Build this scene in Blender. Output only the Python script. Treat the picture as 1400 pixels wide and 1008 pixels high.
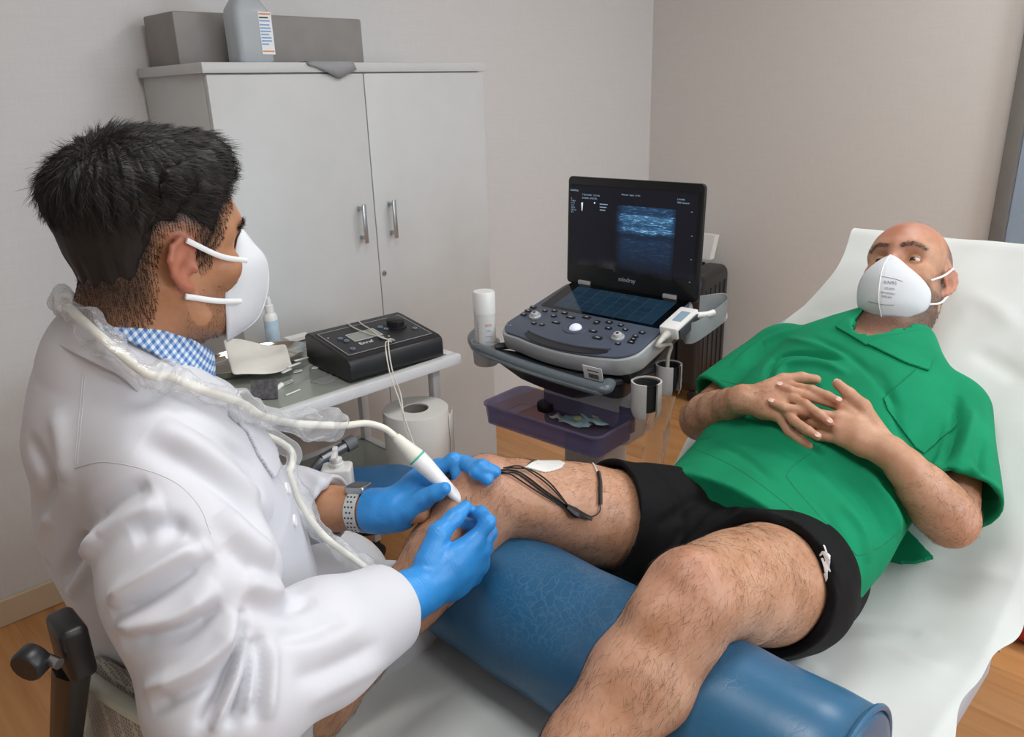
import bpy, bmesh, math, random
import numpy as np
from mathutils import Vector, Matrix
from mathutils.bvhtree import BVHTree

for o in list(bpy.data.objects):
    bpy.data.objects.remove(o, do_unlink=True)
SC = bpy.context.scene
COL = SC.collection
random.seed(7)
RNG = np.random.default_rng(11)
PI = math.pi

# ------------------------------------------------------------------ camera
F_PX, CXP, CYP, CAM_H = 1080.0, 700.0, 504.0, 1.45
_vp = np.array([790.0 - CXP, 3560.0 - CYP])          # vertical vanishing point
_roll = math.atan2(_vp[0], _vp[1]); _th = math.atan(F_PX / np.linalg.norm(_vp)); _az = math.radians(45.4)
FWD = np.array([math.cos(_az) * math.cos(_th), math.sin(_az) * math.cos(_th), -math.sin(_th)])
_r0 = np.array([math.sin(_az), -math.cos(_az), 0.0]); _d0 = np.cross(FWD, _r0)
RGT = math.cos(_roll) * _r0 + math.sin(_roll) * _d0
DWN = -math.sin(_roll) * _r0 + math.cos(_roll) * _d0
CAM = np.array([0.0, 0.0, CAM_H])
cd = bpy.data.cameras.new('camera'); cam = bpy.data.objects.new('camera', cd); COL.objects.link(cam)
cd.sensor_fit = 'HORIZONTAL'; cd.sensor_width = 36.0; cd.lens = 36.0 * F_PX / 1400.0; cd.clip_start = 0.02
_M = Matrix(((RGT[0], -DWN[0], -FWD[0], 0), (RGT[1], -DWN[1], -FWD[1], 0), (RGT[2], -DWN[2], -FWD[2], CAM_H), (0, 0, 0, 1)))
cam.matrix_world = _M
SC.camera = cam

# ------------------------------------------------------------------ light
SC.view_settings.view_transform = 'Standard'; SC.view_settings.look = 'None'
SC.view_settings.gamma = 1.0; SC.view_settings.use_curve_mapping = False
SC.view_settings.exposure = 0.0
W = bpy.data.worlds.new('World'); SC.world = W; W.use_nodes = True
W.node_tree.nodes['Background'].inputs['Color'].default_value = (0.62, 0.78, 1.0, 1)
W.node_tree.nodes['Background'].inputs['Strength'].default_value = 1.0

def area(name, loc, size, energy, color, rot=(0, 0, 0)):
    l = bpy.data.lights.new(name, 'AREA'); l.shape = 'RECTANGLE'; l.size, l.size_y = size
    l.energy = energy; l.color = color
    o = bpy.data.objects.new(name, l); COL.objects.link(o); o.location = loc; o.rotation_euler = rot
    return o
PANELS = [(0.55, 0.55), (2.35, 0.55), (0.55, -1.25), (2.35, -1.25)]
ROOM = dict(x0=-1.6, x1=3.47, y0=-2.2, y1=2.467, z1=2.62)
for i, (x, y) in enumerate(PANELS):
    area('panel_light', (x, y, ROOM['z1'] - 0.035), (0.58, 0.58), (10.5, 12, 15, 17)[i], (0.965, 0.985, 1.0))
area('window_daylight', (3.0 - 1.2, ROOM['y0'] - 0.05, 1.55), (1.5, 1.2), 44, (0.80, 0.90, 1.0), (PI / 2, 0, 0))

# ------------------------------------------------------------------ pixel helpers (1400 x 1008 frame)
def ray(x, y): return FWD + RGT * ((x - CXP) / F_PX) + DWN * ((y - CYP) / F_PX)
def onx(x, y, X): v = ray(x, y); return CAM + v * (X / v[0])
def ony(x, y, Y): v = ray(x, y); return CAM + v * (Y / v[1])
def onz(x, y, z): v = ray(x, y); return CAM + v * ((z - CAM_H) / v[2])
def atd(x, y, d): return CAM + ray(x, y) * d
def V(*a): return np.array(a, float)

# ------------------------------------------------------------------ objects
WROOT = {}
def link(name, me, mat=None, parent=None, smooth=False):
    o = bpy.data.objects.new(name, me); COL.objects.link(o)
    if mat is not None and not me.materials: me.materials.append(mat)
    if parent is not None:
        o.parent = parent
        if parent.name in WROOT: o.matrix_parent_inverse = Matrix.Translation(-Vector(WROOT[parent.name]))
    if smooth: me.polygons.foreach_set('use_smooth', [True] * len(me.polygons))
    return o
def tag(o, label=None, cat=None, group=None, kind=None):
    if label: o['label'] = label
    if cat: o['category'] = cat
    if group: o['group'] = group
    if kind: o['kind'] = kind
    return o
def thing(name, label, cat, group=None, loc=(0, 0, 0)):
    o = bpy.data.objects.new(name, None); COL.objects.link(o); o.location = loc; o.empty_display_size = 0.05
    return tag(o, label, cat, group)
def wthing(name, label, cat, loc, group=None):
    """like thing(), its parts are given in world coordinates"""
    o = thing(name, label, cat, group, tuple(map(float, loc))); WROOT[o.name] = tuple(map(float, loc)); return o
def text(name, body, M, size, mat, parent, depth=0.0003, align='CENTER'):
    c = bpy.data.curves.new(name, 'FONT'); c.body = body; c.size = size; c.align_x = align; c.align_y = 'CENTER'; c.extrude = depth; c.resolution_u = 2
    o = bpy.data.objects.new(name, c); COL.objects.link(o)
    me = bpy.data.meshes.new_from_object(o); bpy.data.objects.remove(o, do_unlink=True)
    me.transform(M); me.materials.clear()
    return link(name, me, mat, parent)
def pymesh(name, v, f):
    me = bpy.data.meshes.new(name); me.from_pydata([tuple(map(float, p)) for p in v], [], [tuple(map(int, q)) for q in f]); me.update()
    return me

class MB:
    """collects shapes into ONE mesh; world coordinates"""
    def __init__(s): s.bm = bmesh.new()
    def _xf(s, verts, M):
        if M is not None: bmesh.ops.transform(s.bm, matrix=M, verts=verts)
    def box(s, lo, hi, bev=0.0, seg=2, M=None):
        g = bmesh.ops.create_cube(s.bm, size=1.0)['verts']
        lo, hi = Vector(lo), Vector(hi)
        for v in g: v.co = Vector([(lo[i] + hi[i]) / 2 + v.co[i] * (hi[i] - lo[i]) for i in range(3)])
        if bev > 0:
            es = list({e for v in g for e in v.link_edges})
            r = bmesh.ops.bevel(s.bm, geom=es, offset=bev, segments=seg, profile=0.5, affect='EDGES', clamp_overlap=True)
            g = list({v for f in r['faces'] for v in f.verts} | {v for v in g if v.is_valid})
        s._xf(g, M); return s
    def prism(s, pts, z0, z1, bev=0.0, M=None, seg=2):
        """polygon (x,y) extruded along z"""
        vb = [s.bm.verts.new((p[0], p[1], z0)) for p in pts]; f = s.bm.faces.new(vb)
        r = bmesh.ops.extrude_face_region(s.bm, geom=[f]); top = [v for v in r['geom'] if isinstance(v, bmesh.types.BMVert)]
        for v in top: v.co.z = z1
        g = vb + top
        bmesh.ops.recalc_face_normals(s.bm, faces=list({q for v in g for q in v.link_faces}))
        if bev > 0:
            es = [e for e in {e for v in g for e in v.link_edges} if abs(e.verts[0].co.z - e.verts[1].co.z) < 1e-6]
            r = bmesh.ops.bevel(s.bm, geom=es, offset=bev, segments=seg, profile=0.5, affect='EDGES', clamp_overlap=True)
            g = list({v for f in r['faces'] for v in f.verts} | {v for v in g if v.is_valid})
        s._xf(g, M); return s
    def lathe(s, prof, seg=32, M=None, cap=True):
        """profile (r,z) about z"""
        rings = []
        for r, z in prof:
            rings.append([s.bm.verts.new((r * math.cos(2 * PI * i / seg), r * math.sin(2 * PI * i / seg), z)) for i in range(seg)])
        for a, b in zip(rings, rings[1:]):
            for i in range(seg): s.bm.faces.new((a[i], a[(i + 1) % seg], b[(i + 1) % seg], b[i]))
        if cap:
            s.bm.faces.new(rings[0][::-1]); s.bm.faces.new(rings[-1])
        s._xf([v for q in rings for v in q], M); return s
    def tube(s, pts, rad, seg=8, cap=True, flat=None, up=None):
        """sweep along a polyline; rad scalar or list; flat=(a,b) elliptical"""
        pts = [Vector(p) for p in pts]; n = len(pts); rings = []
        nrm = None
        for i, p in enumerate(pts):
            t = (pts[min(i + 1, n - 1)] - pts[max(i - 1, 0)]).normalized()
            if nrm is None:
                u = Vector(up) if up is not None else (Vector((0, 0, 1)) if abs(t.z) < 0.9 else Vector((1, 0, 0)))
                nrm = (u - t * u.dot(t)).normalized()
            else:
                nrm = (nrm - t * nrm.dot(t)).normalized()
            b = t.cross(nrm)
            r = rad[i] if hasattr(rad, '__len__') else rad
            fa, fb = flat if flat else (1, 1)
            rings.append([s.bm.verts.new(p + nrm * (r * fa * math.cos(2 * PI * k / seg)) + b * (r * fb * math.sin(2 * PI * k / seg))) for k in range(seg)])
        for a, b in zip(rings, rings[1:]):
            for i in range(seg): s.bm.faces.new((a[i], a[(i + 1) % seg], b[(i + 1) % seg], b[i]))
        if cap: s.bm.faces.new(rings[0][::-1]); s.bm.faces.new(rings[-1])
        return s
    def quad(s, *p):
        s.bm.faces.new([s.bm.verts.new(tuple(q)) for q in p]); return s
    def loft(s, rings, cap=True, closed=True):
        vr = [[s.bm.verts.new(tuple(map(float, p))) for p in r] for r in rings]
        n = len(vr[0])
        for a, b in zip(vr, vr[1:]):
            for i in range(n if closed else n - 1): s.bm.faces.new((a[i], a[(i + 1) % n], b[(i + 1) % n], b[i]))
        if cap and closed: s.bm.faces.new(vr[0][::-1]); s.bm.faces.new(vr[-1])
        return s
    def build(s, name, mat, parent=None, smooth=True, angle=40):
        bmesh.ops.recalc_face_normals(s.bm, faces=s.bm.faces)
        me = bpy.data.meshes.new(name); s.bm.to_mesh(me); s.bm.free()
        o = link(name, me, mat, parent)
        if smooth:
            me.polygons.foreach_set('use_smooth', [True] * len(me.polygons))
            me.set_sharp_from_angle(angle=math.radians(angle))
        return o
def rrect(x0, x1, y0, y1, r, n=5):
    out = []
    for cx, cy, a0 in ((x1 - r, y1 - r, 0), (x0 + r, y1 - r, 90), (x0 + r, y0 + r, 180), (x1 - r, y0 + r, 270)):
        for i in range(n + 1):
            a = math.radians(a0 + 90 * i / n); out.append((cx + r * math.cos(a), cy + r * math.sin(a)))
    return out
def frame(o, x, y, z=None):
    """matrix with columns x,y,z at o"""
    x = Vector(x).normalized(); y = Vector(y); y = (y - x * y.dot(x)).normalized(); z = x.cross(y)
    return Matrix(((x[0], y[0], z[0], o[0]), (x[1], y[1], z[1], o[1]), (x[2], y[2], z[2], o[2]), (0, 0, 0, 1)))
def catmull(pts, n=8):
    P = [np.array(p, float) for p in pts]; P = [2 * P[0] - P[1]] + P + [2 * P[-1] - P[-2]]; out = []
    for i in range(1, len(P) - 2):
        for k in range(n):
            t = k / n; a, b, c, d = P[i - 1], P[i], P[i + 1], P[i + 2]
            out.append(0.5 * (2 * b + (c - a) * t + (2 * a - 5 * b + 4 * c - d) * t * t + (3 * b - a - 3 * c + d) * t ** 3))
    out.append(P[-2]); return out

# ------------------------------------------------------------------ materials
def rgb(h):
    h = h.lstrip('#'); c = [int(h[i:i + 2], 16) / 255 for i in (0, 2, 4)]
    return tuple(((x + 0.055) / 1.055) ** 2.4 if x > 0.04045 else x / 12.92 for x in c) + (1.0,)
class NT:
    def __init__(s, name):
        s.m = bpy.data.materials.new(name); s.m.use_nodes = True; s.t = s.m.node_tree; s.n = s.t.nodes
        s.b = s.n['Principled BSDF']; s.out = s.n['Material Output']
    def add(s, typ, **kw):
        n = s.n.new(typ)
        for k, v in kw.items():
            if k in n.inputs: n.inputs[k].default_value = v
            else: setattr(n, k, v)
        return n
    def l(s, a, b): s.t.links.new(a, b)
    def coord(s, scale=(1, 1, 1), kind='Object'):
        tc = s.add('ShaderNodeTexCoord'); mp = s.add('ShaderNodeMapping'); mp.inputs['Scale'].default_value = scale
        s.l(tc.outputs[kind], mp.inputs[0]); return mp.outputs[0]
    def noise(s, vec, scale, detail=3, rough=0.5):
        n = s.add('ShaderNodeTexNoise'); n.inputs['Scale'].default_value = scale; n.inputs['Detail'].default_value = detail; n.inputs['Roughness'].default_value = rough
        if vec is not None: s.l(vec, n.inputs['Vector'])
        return n.outputs['Fac']
    def ramp(s, fac, stops):
        r = s.add('ShaderNodeValToRGB'); e = r.color_ramp.elements
        while len(e) < len(stops): e.new(0.5)
        for x, (p, c) in zip(e, stops): x.position = p; x.color = c if len(c) == 4 else tuple(c) + (1,)
        s.l(fac, r.inputs[0]); return r.outputs[0]
    def mix(s, fac, a, b, mode='MIX'):
        n = s.add('ShaderNodeMix', data_type='RGBA', blend_type=mode)
        for sock, v in ((n.inputs[0], fac), (n.inputs[6], a), (n.inputs[7], b)):
            if isinstance(v, (int, float)): sock.default_value = v
            elif isinstance(v, tuple): sock.default_value = v
            else: s.l(v, sock)
        return n.outputs[2]
    def math(s, op, a, b=0.0):
        n = s.add('ShaderNodeMath', operation=op)
        for sock, v in ((n.inputs[0], a), (n.inputs[1], b)):
            if isinstance(v, (int, float)): sock.default_value = v
            else: s.l(v, sock)
        return n.outputs[0]
    def bump(s, h, strength=0.2, dist=0.002, prev=None):
        n = s.add('ShaderNodeBump'); n.inputs['Strength'].default_value = strength; n.inputs['Distance'].default_value = dist
        s.l(h, n.inputs['Height'])
        if prev is not None: s.l(prev, n.inputs['Normal'])
        s.l(n.outputs[0], s.b.inputs['Normal']); return n.outputs[0]
    def set(s, **kw):
        for k, v in kw.items():
            i = s.b.inputs[k.replace('_', ' ')]
            if isinstance(v, (int, float, tuple)): i.default_value = v
            else: s.l(v, i)
        return s
def plain(name, col, rough=0.5, metal=0.0, var=0.06, scale=14, bump=0.0, bscale=200, **kw):
    t = NT(name); c = rgb(col) if isinstance(col, str) else col
    v = t.coord()
    f = t.noise(v, scale, 3)
    dark = tuple(x * (1 - var) for x in c[:3]) + (1,); lite = tuple(min(1, x * (1 + var)) for x in c[:3]) + (1,)
    t.set(Base_Color=t.ramp(f, [(0.35, dark), (0.65, lite)]), Roughness=rough, Metallic=metal)
    if bump: t.bump(t.noise(v, bscale, 2), bump, 0.001)
    for k, x in kw.items(): t.b.inputs[k.replace('_', ' ')].default_value = x
    return t.m
# ------------------------------------------------------------------ the room
def wallpaper(name, col):
    t = NT(name); v = t.coord()
    w1 = t.add('ShaderNodeTexWave', wave_type='BANDS', bands_direction='Z'); w1.inputs['Scale'].default_value = 95; w1.inputs['Distortion'].default_value = 3; w1.inputs['Detail'].default_value = 2
    t.l(v, w1.inputs[0])
    n1 = t.noise(t.coord((300, 300, 14)), 1.0, 2); n2 = t.noise(t.coord((14, 14, 300)), 1.0, 2)
    h = t.math('ADD', t.math('MULTIPLY', n1, 0.6), t.math('MULTIPLY', n2, 0.5))
    c = rgb(col)
    t.set(Base_Color=t.ramp(h, [(0.35, tuple(x * 0.96 for x in c[:3])), (0.75, tuple(x * 1.03 for x in c[:3]))]), Roughness=0.62)
    t.bump(h, 0.12, 0.001); return t.m
M_WALL = wallpaper('wall_vinyl', '#d2d1d0'); M_WALL_R = wallpaper('wall_vinyl_right', '#d2cec9')
M_CEIL = plain('ceiling_paint', '#e4e3df', 0.8, var=0.02)
R = ROOM
def struct(name, mb, mat, parent=None, smooth=False):
    o = mb.build(name, mat, parent, smooth)
    if parent is None: o['kind'] = 'structure'
    return o
T = 0.12
struct('wall_back', MB().box((R['x0'] - T, R['y1'], -0.05), (R['x1'] + T, R['y1'] + T, R['z1'])), M_WALL)
struct('wall_right', MB().box((R['x1'], R['y0'] - T, -0.05), (R['x1'] + T, R['y1'], R['z1'])), M_WALL_R)
struct('wall_left', MB().box((R['x0'] - T, R['y0'] - T, -0.05), (R['x0'], R['y1'], R['z1'])), M_WALL)
# wall behind the camera, with the window the daylight comes through
WX0, WX1, WZ0, WZ1 = 1.05, 2.55, 0.95, 2.15
struct('wall_front', MB().box((R['x0'], R['y0'] - T, -0.05), (WX0, R['y0'], R['z1'])).box((WX1, R['y0'] - T, -0.05), (R['x1'], R['y0'], R['z1']))
       .box((WX0, R['y0'] - T, -0.05), (WX1, R['y0'], WZ0)).box((WX0, R['y0'] - T, WZ1), (WX1, R['y0'], R['z1'])), M_WALL)
M_WHITE_PAINT = plain('white_paint', '#dcdbd7', 0.4, var=0.02)
wf = MB()
for a, b in (((WX0, WZ0), (WX1, WZ0 + .05)), ((WX0, WZ1 - .05), (WX1, WZ1)), ((WX0, WZ0), (WX0 + .05, WZ1)), ((WX1 - .05, WZ0), (WX1, WZ1)), (((WX0 + WX1) / 2 - .025, WZ0), ((WX0 + WX1) / 2 + .025, WZ1))):
    wf.box((a[0], R['y0'] - .04, a[1]), (b[0], R['y0'] + .012, b[1]))
struct('window_1', wf, M_WHITE_PAINT)
struct('ceiling', MB().box((R['x0'] - T, R['y0'] - T, R['z1']), (R['x1'] + T, R['y1'] + T, R['z1'] + 0.1)), M_CEIL)
# laminate floor: a slab and single planks
def wood(name, c0, c1, c2, rough=0.35):
    t = NT(name); oi = t.add('ShaderNodeObjectInfo')
    tc = t.add('ShaderNodeTexCoord'); ad = t.add('ShaderNodeVectorMath', operation='ADD'); t.l(tc.outputs['Object'], ad.inputs[0])
    sc = t.add('ShaderNodeVectorMath', operation='SCALE'); sc.inputs[0].default_value = (7, 13, 5); t.l(oi.outputs['Random'], sc.inputs['Scale']); t.l(sc.outputs[0], ad.inputs[1])
    mp = t.add('ShaderNodeMapping'); mp.inputs['Scale'].default_value = (26, 1.6, 26); t.l(ad.outputs[0], mp.inputs[0])
    n = t.noise(mp.outputs[0], 1.0, 5, 0.6)
    mp2 = t.add('ShaderNodeMapping'); mp2.inputs['Scale'].default_value = (5, 0.8, 5); t.l(ad.outputs[0], mp2.inputs[0])
    n2 = t.noise(mp2.outputs[0], 1.0, 2)
    col = t.ramp(n, [(0.3, rgb(c0)), (0.5, rgb(c1)), (0.72, rgb(c2))])
    col = t.mix(t.math('MULTIPLY', n2, 0.5), col, rgb(c0))
    hv = t.add('ShaderNodeHueSaturation'); t.l(col, hv.inputs['Color']); t.l(t.math('ADD', t.math('MULTIPLY', oi.outputs['Random'], 0.24), 0.88), hv.inputs['Value'])
    t.set(Base_Color=hv.outputs[0], Roughness=rough); t.bump(n, 0.05, 0.001); return t.m
M_OAK = wood('oak_laminate', '#b27a48', '#c8905a', '#d6a470')
fl = struct('floor', MB().box((R['x0'] - T, R['y0'] - T, -0.06), (R['x1'] + T, R['y1'] + T, -0.006)), plain('floor_joint', '#5a3d24', 0.7))
pw, pl = 0.192, 1.28
pm = None
k = 0; x = R['x0']
while x < R['x1'] - 0.01:
    y = R['y0'] - (k * 0.47) % pl
    while y < R['y1'] - 0.01:
        y0, y1 = max(y, R['y0']), min(y + pl, R['y1']); x1 = min(x + pw, R['x1'])
        full = (y1 - y0 > pl - 1e-4) and (x1 - x > pw - 1e-4)
        if full:
            if pm is None:
                t_ = MB().box((0, 0, -0.006), (pw, pl, 0.0), 0.0012, 1).build('plank', M_OAK, fl, False); pm = t_.data
            else:
                t_ = link('plank', pm, None, fl)
        else:
            t_ = MB().box((0, 0, -0.006), (x1 - x, y1 - y0, 0.0), 0.0012, 1).build('plank', M_OAK, fl, False)
        t_.location = (x, y0, 0); y += pl
    x += pw; k += 1
M_SKIRT = plain('skirting_cream', '#cdbb9f', 0.45, var=0.03)
M_SKIRT_W = wood('skirting_oak', '#a98058', '#bf9a70', '#cba981', 0.45)
struct('baseboard_back', MB().box((R['x0'], R['y1'] - 0.013, 0), (R['x1'], R['y1'], 0.085), 0.004), M_SKIRT)
b_ = struct('baseboard_right', MB().box((R['x1'] - 0.013, R['y0'], 0), (R['x1'], 0.10, 0.085), 0.004).box((R['x1'] - 0.013, 0.86, 0), (R['x1'], R['y1'] - 0.013, 0.085), 0.004), M_SKIRT_W)
struct('baseboard_left', MB().box((R['x0'], R['y0'], 0), (R['x0'] + 0.013, R['y1'] - 0.013, 0.085), 0.004), M_SKIRT)
struct('baseboard_front', MB().box((R['x0'] + .013, R['y0'], 0), (R['x1'] - .013, R['y0'] + 0.013, 0.085), 0.004), M_SKIRT)
# door in the right wall: grey frame, blue-grey leaf
d_ = struct('door_1', MB().box((R['x1'] - 0.012, 0.0, 0.0), (R['x1'] - 0.002, 0.80, 2.12), 0.002), plain('door_blue_grey', '#93a3b3', 0.35, var=0.03))
M_DFRAME = plain('door_frame_taupe', '#6f6c68', 0.45, var=0.04)
MB().box((R['x1'] - 0.045, 0.80, 0.0), (R['x1'] + .0, 0.85, 2.17), 0.004).build('door_jamb', M_DFRAME, d_)
MB().box((R['x1'] - 0.045, -0.05, 0.0), (R['x1'] + .0, 0.0, 2.17), 0.004).build('door_jamb', M_DFRAME, d_)
MB().box((R['x1'] - 0.045, 0.0, 2.12), (R['x1'] + .0, 0.80, 2.17), 0.004).build('door_head', M_DFRAME, d_)
h_ = MB().tube([(R['x1'] - .02, .09, 1.03), (R['x1'] - .06, .09, 1.03), (R['x1'] - .065, .11, 1.03), (R['x1'] - .065, .2, 1.03)], 0.009, 10)
h_.build('door_handle', plain('door_steel', '#b8b8b8', 0.25, 1.0), d_)
# ceiling light panels
M_LED = NT('led_diffuser'); M_LED.set(Base_Color=(1, 1, 1, 1), Emission_Color=(1, 0.97, 0.93, 1), Emission_Strength=3.0); M_LED = M_LED.m
for i, (x, y) in enumerate(PANELS):
    w = ('above the bed foot', 'above the bed head', 'nearest the left front corner', 'nearest the window')[i]
    p_ = thing('ceiling_light', 'square white ceiling light panel ' + w, 'ceiling light', 'ceiling light panels', (x, y, R['z1']))
    z = -0.012
    f_ = MB()
    for a, b in (((-.31, -.31), (.31, -.295)), ((-.31, .295), (.31, .31)), ((-.31, -.295), (-.295, .295)), ((.295, -.295), (.31, .295))):
        f_.box((a[0], a[1], -.025), (b[0], b[1], 0))
    f_.build('frame', M_WHITE_PAINT, p_, False)
    MB().box((-.295, -.295, -.012), (.295, .295, -.002)).build('diffuser', M_LED, p_, False)
# ------------------------------------------------------------------ things along the back wall
M_CAB = plain('cabinet_laminate', '#c2c3c2', 0.38, var=0.015)
M_CABSIDE = M_CAB
M_STEEL = plain('brushed_steel', '#b4b6b8', 0.3, 1.0, var=0.08, scale=40)
M_DARKGAP = plain('dark_gap', '#3a3a3a', 0.8)
CX0, CX1, CY0, CY1, CZ = 0.957, 1.931, 2.047, 2.452, 1.536
cab = wthing('storage_cabinet', 'tall light grey two-door storage cabinet against the back wall', 'cabinet', ((CX0 + CX1) / 2, (CY0 + CY1) / 2, 0))
MB().box((CX0 + .008, CY0 + .021, .06), (CX1 - .008, CY1, CZ - .026), .001).build('body', M_CABSIDE, cab)
MB().box((CX0 + .02, CY0 + .05, 0), (CX1 - .02, CY1, .06)).build('plinth', M_DARKGAP, cab)
MB().box((CX0 - .002, CY0 - .004, CZ - .026), (CX1 + .002, CY1 + .003, CZ), .0015).build('top', M_CAB, cab)
dl = MB().box((CX0 + .008, CY0, .065), (1.4415, CY0 + .019, CZ - .030), .0012).build('door', M_CAB, cab)
dr = MB().box((1.4450, CY0, .065), (CX1 - .008, CY0 + .019, CZ - .030), .0012).build('door', M_CAB, cab)
for dx, d in ((1.386, dl), (1.499, dr)):
    hb = MB().box((dx - .006, CY0 - .030, 1.018), (dx + .006, CY0 - .022, 1.136), .002)
    for z in (1.03, 1.118): hb.box((dx - .005, CY0 - .024, z), (dx + .005, CY0 + .002, z + .010), .001)
    hb.build('handle', M_STEEL, d)
lk = MB().lathe([(0.0085, 0), (0.0085, .003), (.006, .006), (.0055, .0075)], 20, frame((1.459, CY0 + .001, .909), (1, 0, 0), (0, 0, 1)))
lk = lk.build('lock', M_STEEL, dr)
MB().box((1.4582, CY0 - .0082, .906), (1.4598, CY0 - .006, .912)).build('keyhole', M_DARKGAP, lk, False)

# grey foam block
M_FOAM = plain('foam_vinyl', '#8a8682', 0.55, var=0.05, bump=0.1, bscale=120)
fb = MB().box((.985, 2.235, CZ), (1.585, 2.43, CZ + .135), .006, 2).build('foam_block', M_FOAM)
tag(fb, 'long grey vinyl foam block lying on top of the cabinet', 'foam block')
# plastic jug
t = NT('jug_plastic'); t.set(Base_Color=rgb('#c9d0d4'), Roughness=0.3, Transmission_Weight=0.35, IOR=1.3); M_JUG = t.m
M_PLASTIC_W = plain('white_plastic', '#e8e8e6', 0.35, var=0.015)
M_LABEL_W = plain('paper_label', '#e6e6e8', 0.5, var=0.03)
M_INK = plain('ink_dark', '#2a2c30', 0.6); M_ORANGE = plain('ink_orange', '#d98a4a', 0.6); M_INKBLUE = plain('ink_blue', '#7aa6cf', 0.6)
jx, jy = 1.142, 2.135
jug = wthing('plastic_jug', 'translucent white plastic bottle with a printed label on the cabinet', 'bottle', (jx, jy, CZ))
rings = []
for z, a, b, r in ((0, .046, .036, .012), (.006, .051, .041, .016), (.05, .0515, .0415, .018), (.118, .052, .042, .018), (.135, .050, .040, .02), (.158, .036, .031, .02), (.175, .022, .022, .018), (.180, .018, .018, .0175), (.194, .018, .018, .0175)):
    rings.append([(jx + p[0], jy + p[1], CZ + z) for p in rrect(-a, a, -b, b, min(r, a - .0005, b - .0005), 5)])
MB().loft(rings).build('bottle_body', M_JUG, jug)
MB().lathe([(.021, 0), (.021, .022), (.019, .024)], 24, Matrix.Translation((jx, jy, CZ + .190))).build('cap', M_PLASTIC_W, jug)
lb = MB().box((jx + .012, jy - .0428, CZ + .022), (jx + .050, jy - .0418, CZ + .128), .0).build('label', M_LABEL_W, jug, False)
for z, m, w in ((.121, M_ORANGE, .034), (.112, M_INK, .026), (.104, M_INKBLUE, .03), (.094, M_INKBLUE, .028), (.086, M_INKBLUE, .03), (.078, M_INKBLUE, .03), (.070, M_INKBLUE, .024), (.062, M_INKBLUE, .03), (.054, M_INKBLUE, .03), (.046, M_INKBLUE, .02), (.028, M_ORANGE, .034)):
    MB().box((jx + .014, jy - .0432, CZ + z), (jx + .014 + w, jy - .0427, CZ + z + .0035)).build('print', m, lb, False)
# grey sheet hanging over the cabinet edge
sh = []
for i in range(9):
    u = i / 8
    x = 1.255 + .155 * u
    tip = max(0.0, 1 - abs(u - .62) / .55)
    sh.append([(x, 2.16, CZ + .0012), (x, 2.09, CZ + .0015), (x, CY0 - .0045, CZ + .002), (x - .002 * u, CY0 - .010, CZ - .004 - .006 * tip), (x + .004, CY0 - .011, CZ - .008 - .036 * tip)])
ps = MB().loft(sh, closed=False).build('grey_sheet', plain('grey_paper', '#8f9092', 0.6))
so_ = ps.modifiers.new('s', 'SOLIDIFY'); so_.thickness = .0007; so_.offset = 1
tag(ps, 'thin grey sheet hanging over the front edge of the cabinet top', 'sheet')

# ------------------------------------------------------------------ trolley
M_TROL = plain('trolley_white_enamel', '#d9dadb', 0.35, var=0.02)
t = NT('frosted_glass'); t.set(Base_Color=rgb('#8e958c'), Roughness=0.16, IOR=1.5); M_GLASS = t.m
TX0, TX1, TY0, TY1, TZ = 0.56, 1.292, 1.50, 1.985, 0.797
tr = wthing('instrument_trolley', 'white metal trolley with two glass shelves beside the doctor', 'trolley', ((TX0 + TX1) / 2, (TY0 + TY1) / 2, 0))
def shelf(z, ins=0.0):
    f = MB(); w = .026; h = .026
    a, b, c, d = TX0 + ins, TX1 - ins, TY0 + ins, TY1 - ins
    f.box((a, c, z - h), (b, c + w, z), .002).box((a, d - w, z - h), (b, d, z), .002).box((a, c + w, z - h), (a + w, d - w, z), .002).box((b - w, c + w, z - h), (b, d - w, z), .002)
    f.build('shelf_frame', M_TROL, tr)
    MB().box((a + w - .004, c + w - .004, z - .010), (b - w + .004, d - w + .004, z - .004)).build('glass_shelf', M_GLASS, tr, False)
shelf(TZ); shelf(.44, .02)
for lx in (TX0 + .02, TX1 - .046):
    for ly in (TY0 + .065, TY1 - .065):
        MB().box((lx, ly, .07), (lx + .024, ly + .024, TZ - .02), .002).build('leg', M_TROL, tr)
        c_ = MB().lathe([(.004, -.012), (.026, -.012), (.028, -.006), (.028, .006), (.026, .012), (.004, .012)], 20, Matrix.Translation((lx + .012, ly + .012, .028)) @ Matrix.Rotation(PI / 2, 4, 'X'))
        c_.box((lx + .004, ly + .002, .028), (lx + .020, ly + .022, .075), .002)
        c_.build('caster', plain('caster_black', '#242424', 0.5), tr)

# electrotherapy unit on the trolley
TG = TZ - .003
M_BLK = plain('black_plastic', '#1b1b1d', 0.38, var=0.15, bump=0.05, bscale=400)
M_PANEL = plain('black_panel', '#232225', 0.42, var=0.1)
M_LCD = plain('lcd_grey_green', '#8f948a', 0.2, var=0.03)
M_LINE = plain('silver_print', '#b9bcc0', 0.5); M_KEY = plain('key_steel_blue', '#33485c', 0.45)
EA = onz(480, 524, TZ + .0005); EB = onz(607, 487, TZ + .0005)          # front corners on the shelf
ex = V(EB[0] - EA[0], EB[1] - EA[1], 0); EWID = float(np.linalg.norm(ex)); ex /= EWID; ey = V(-ex[1], ex[0], 0)
ED = 0.215
MEU = frame(EA, ex, ey)
eu = wthing('electrotherapy_unit', 'black electrotherapy unit with small grey display and round dial on trolley', 'medical device', EA)
prof = [(0.004, 0), (0.0, .006), (0.0, .042), (.004, .052), (.016, .058), (ED - .03, .082), (ED - .012, .082), (ED, .074), (ED, .008), (ED - .006, 0)]
body = MB(); rr = [[(x, p[0], p[1]) for p in prof] for x in (0.0, EWID)]
body.loft(rr); body._xf(body.bm.verts, MEU)
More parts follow.
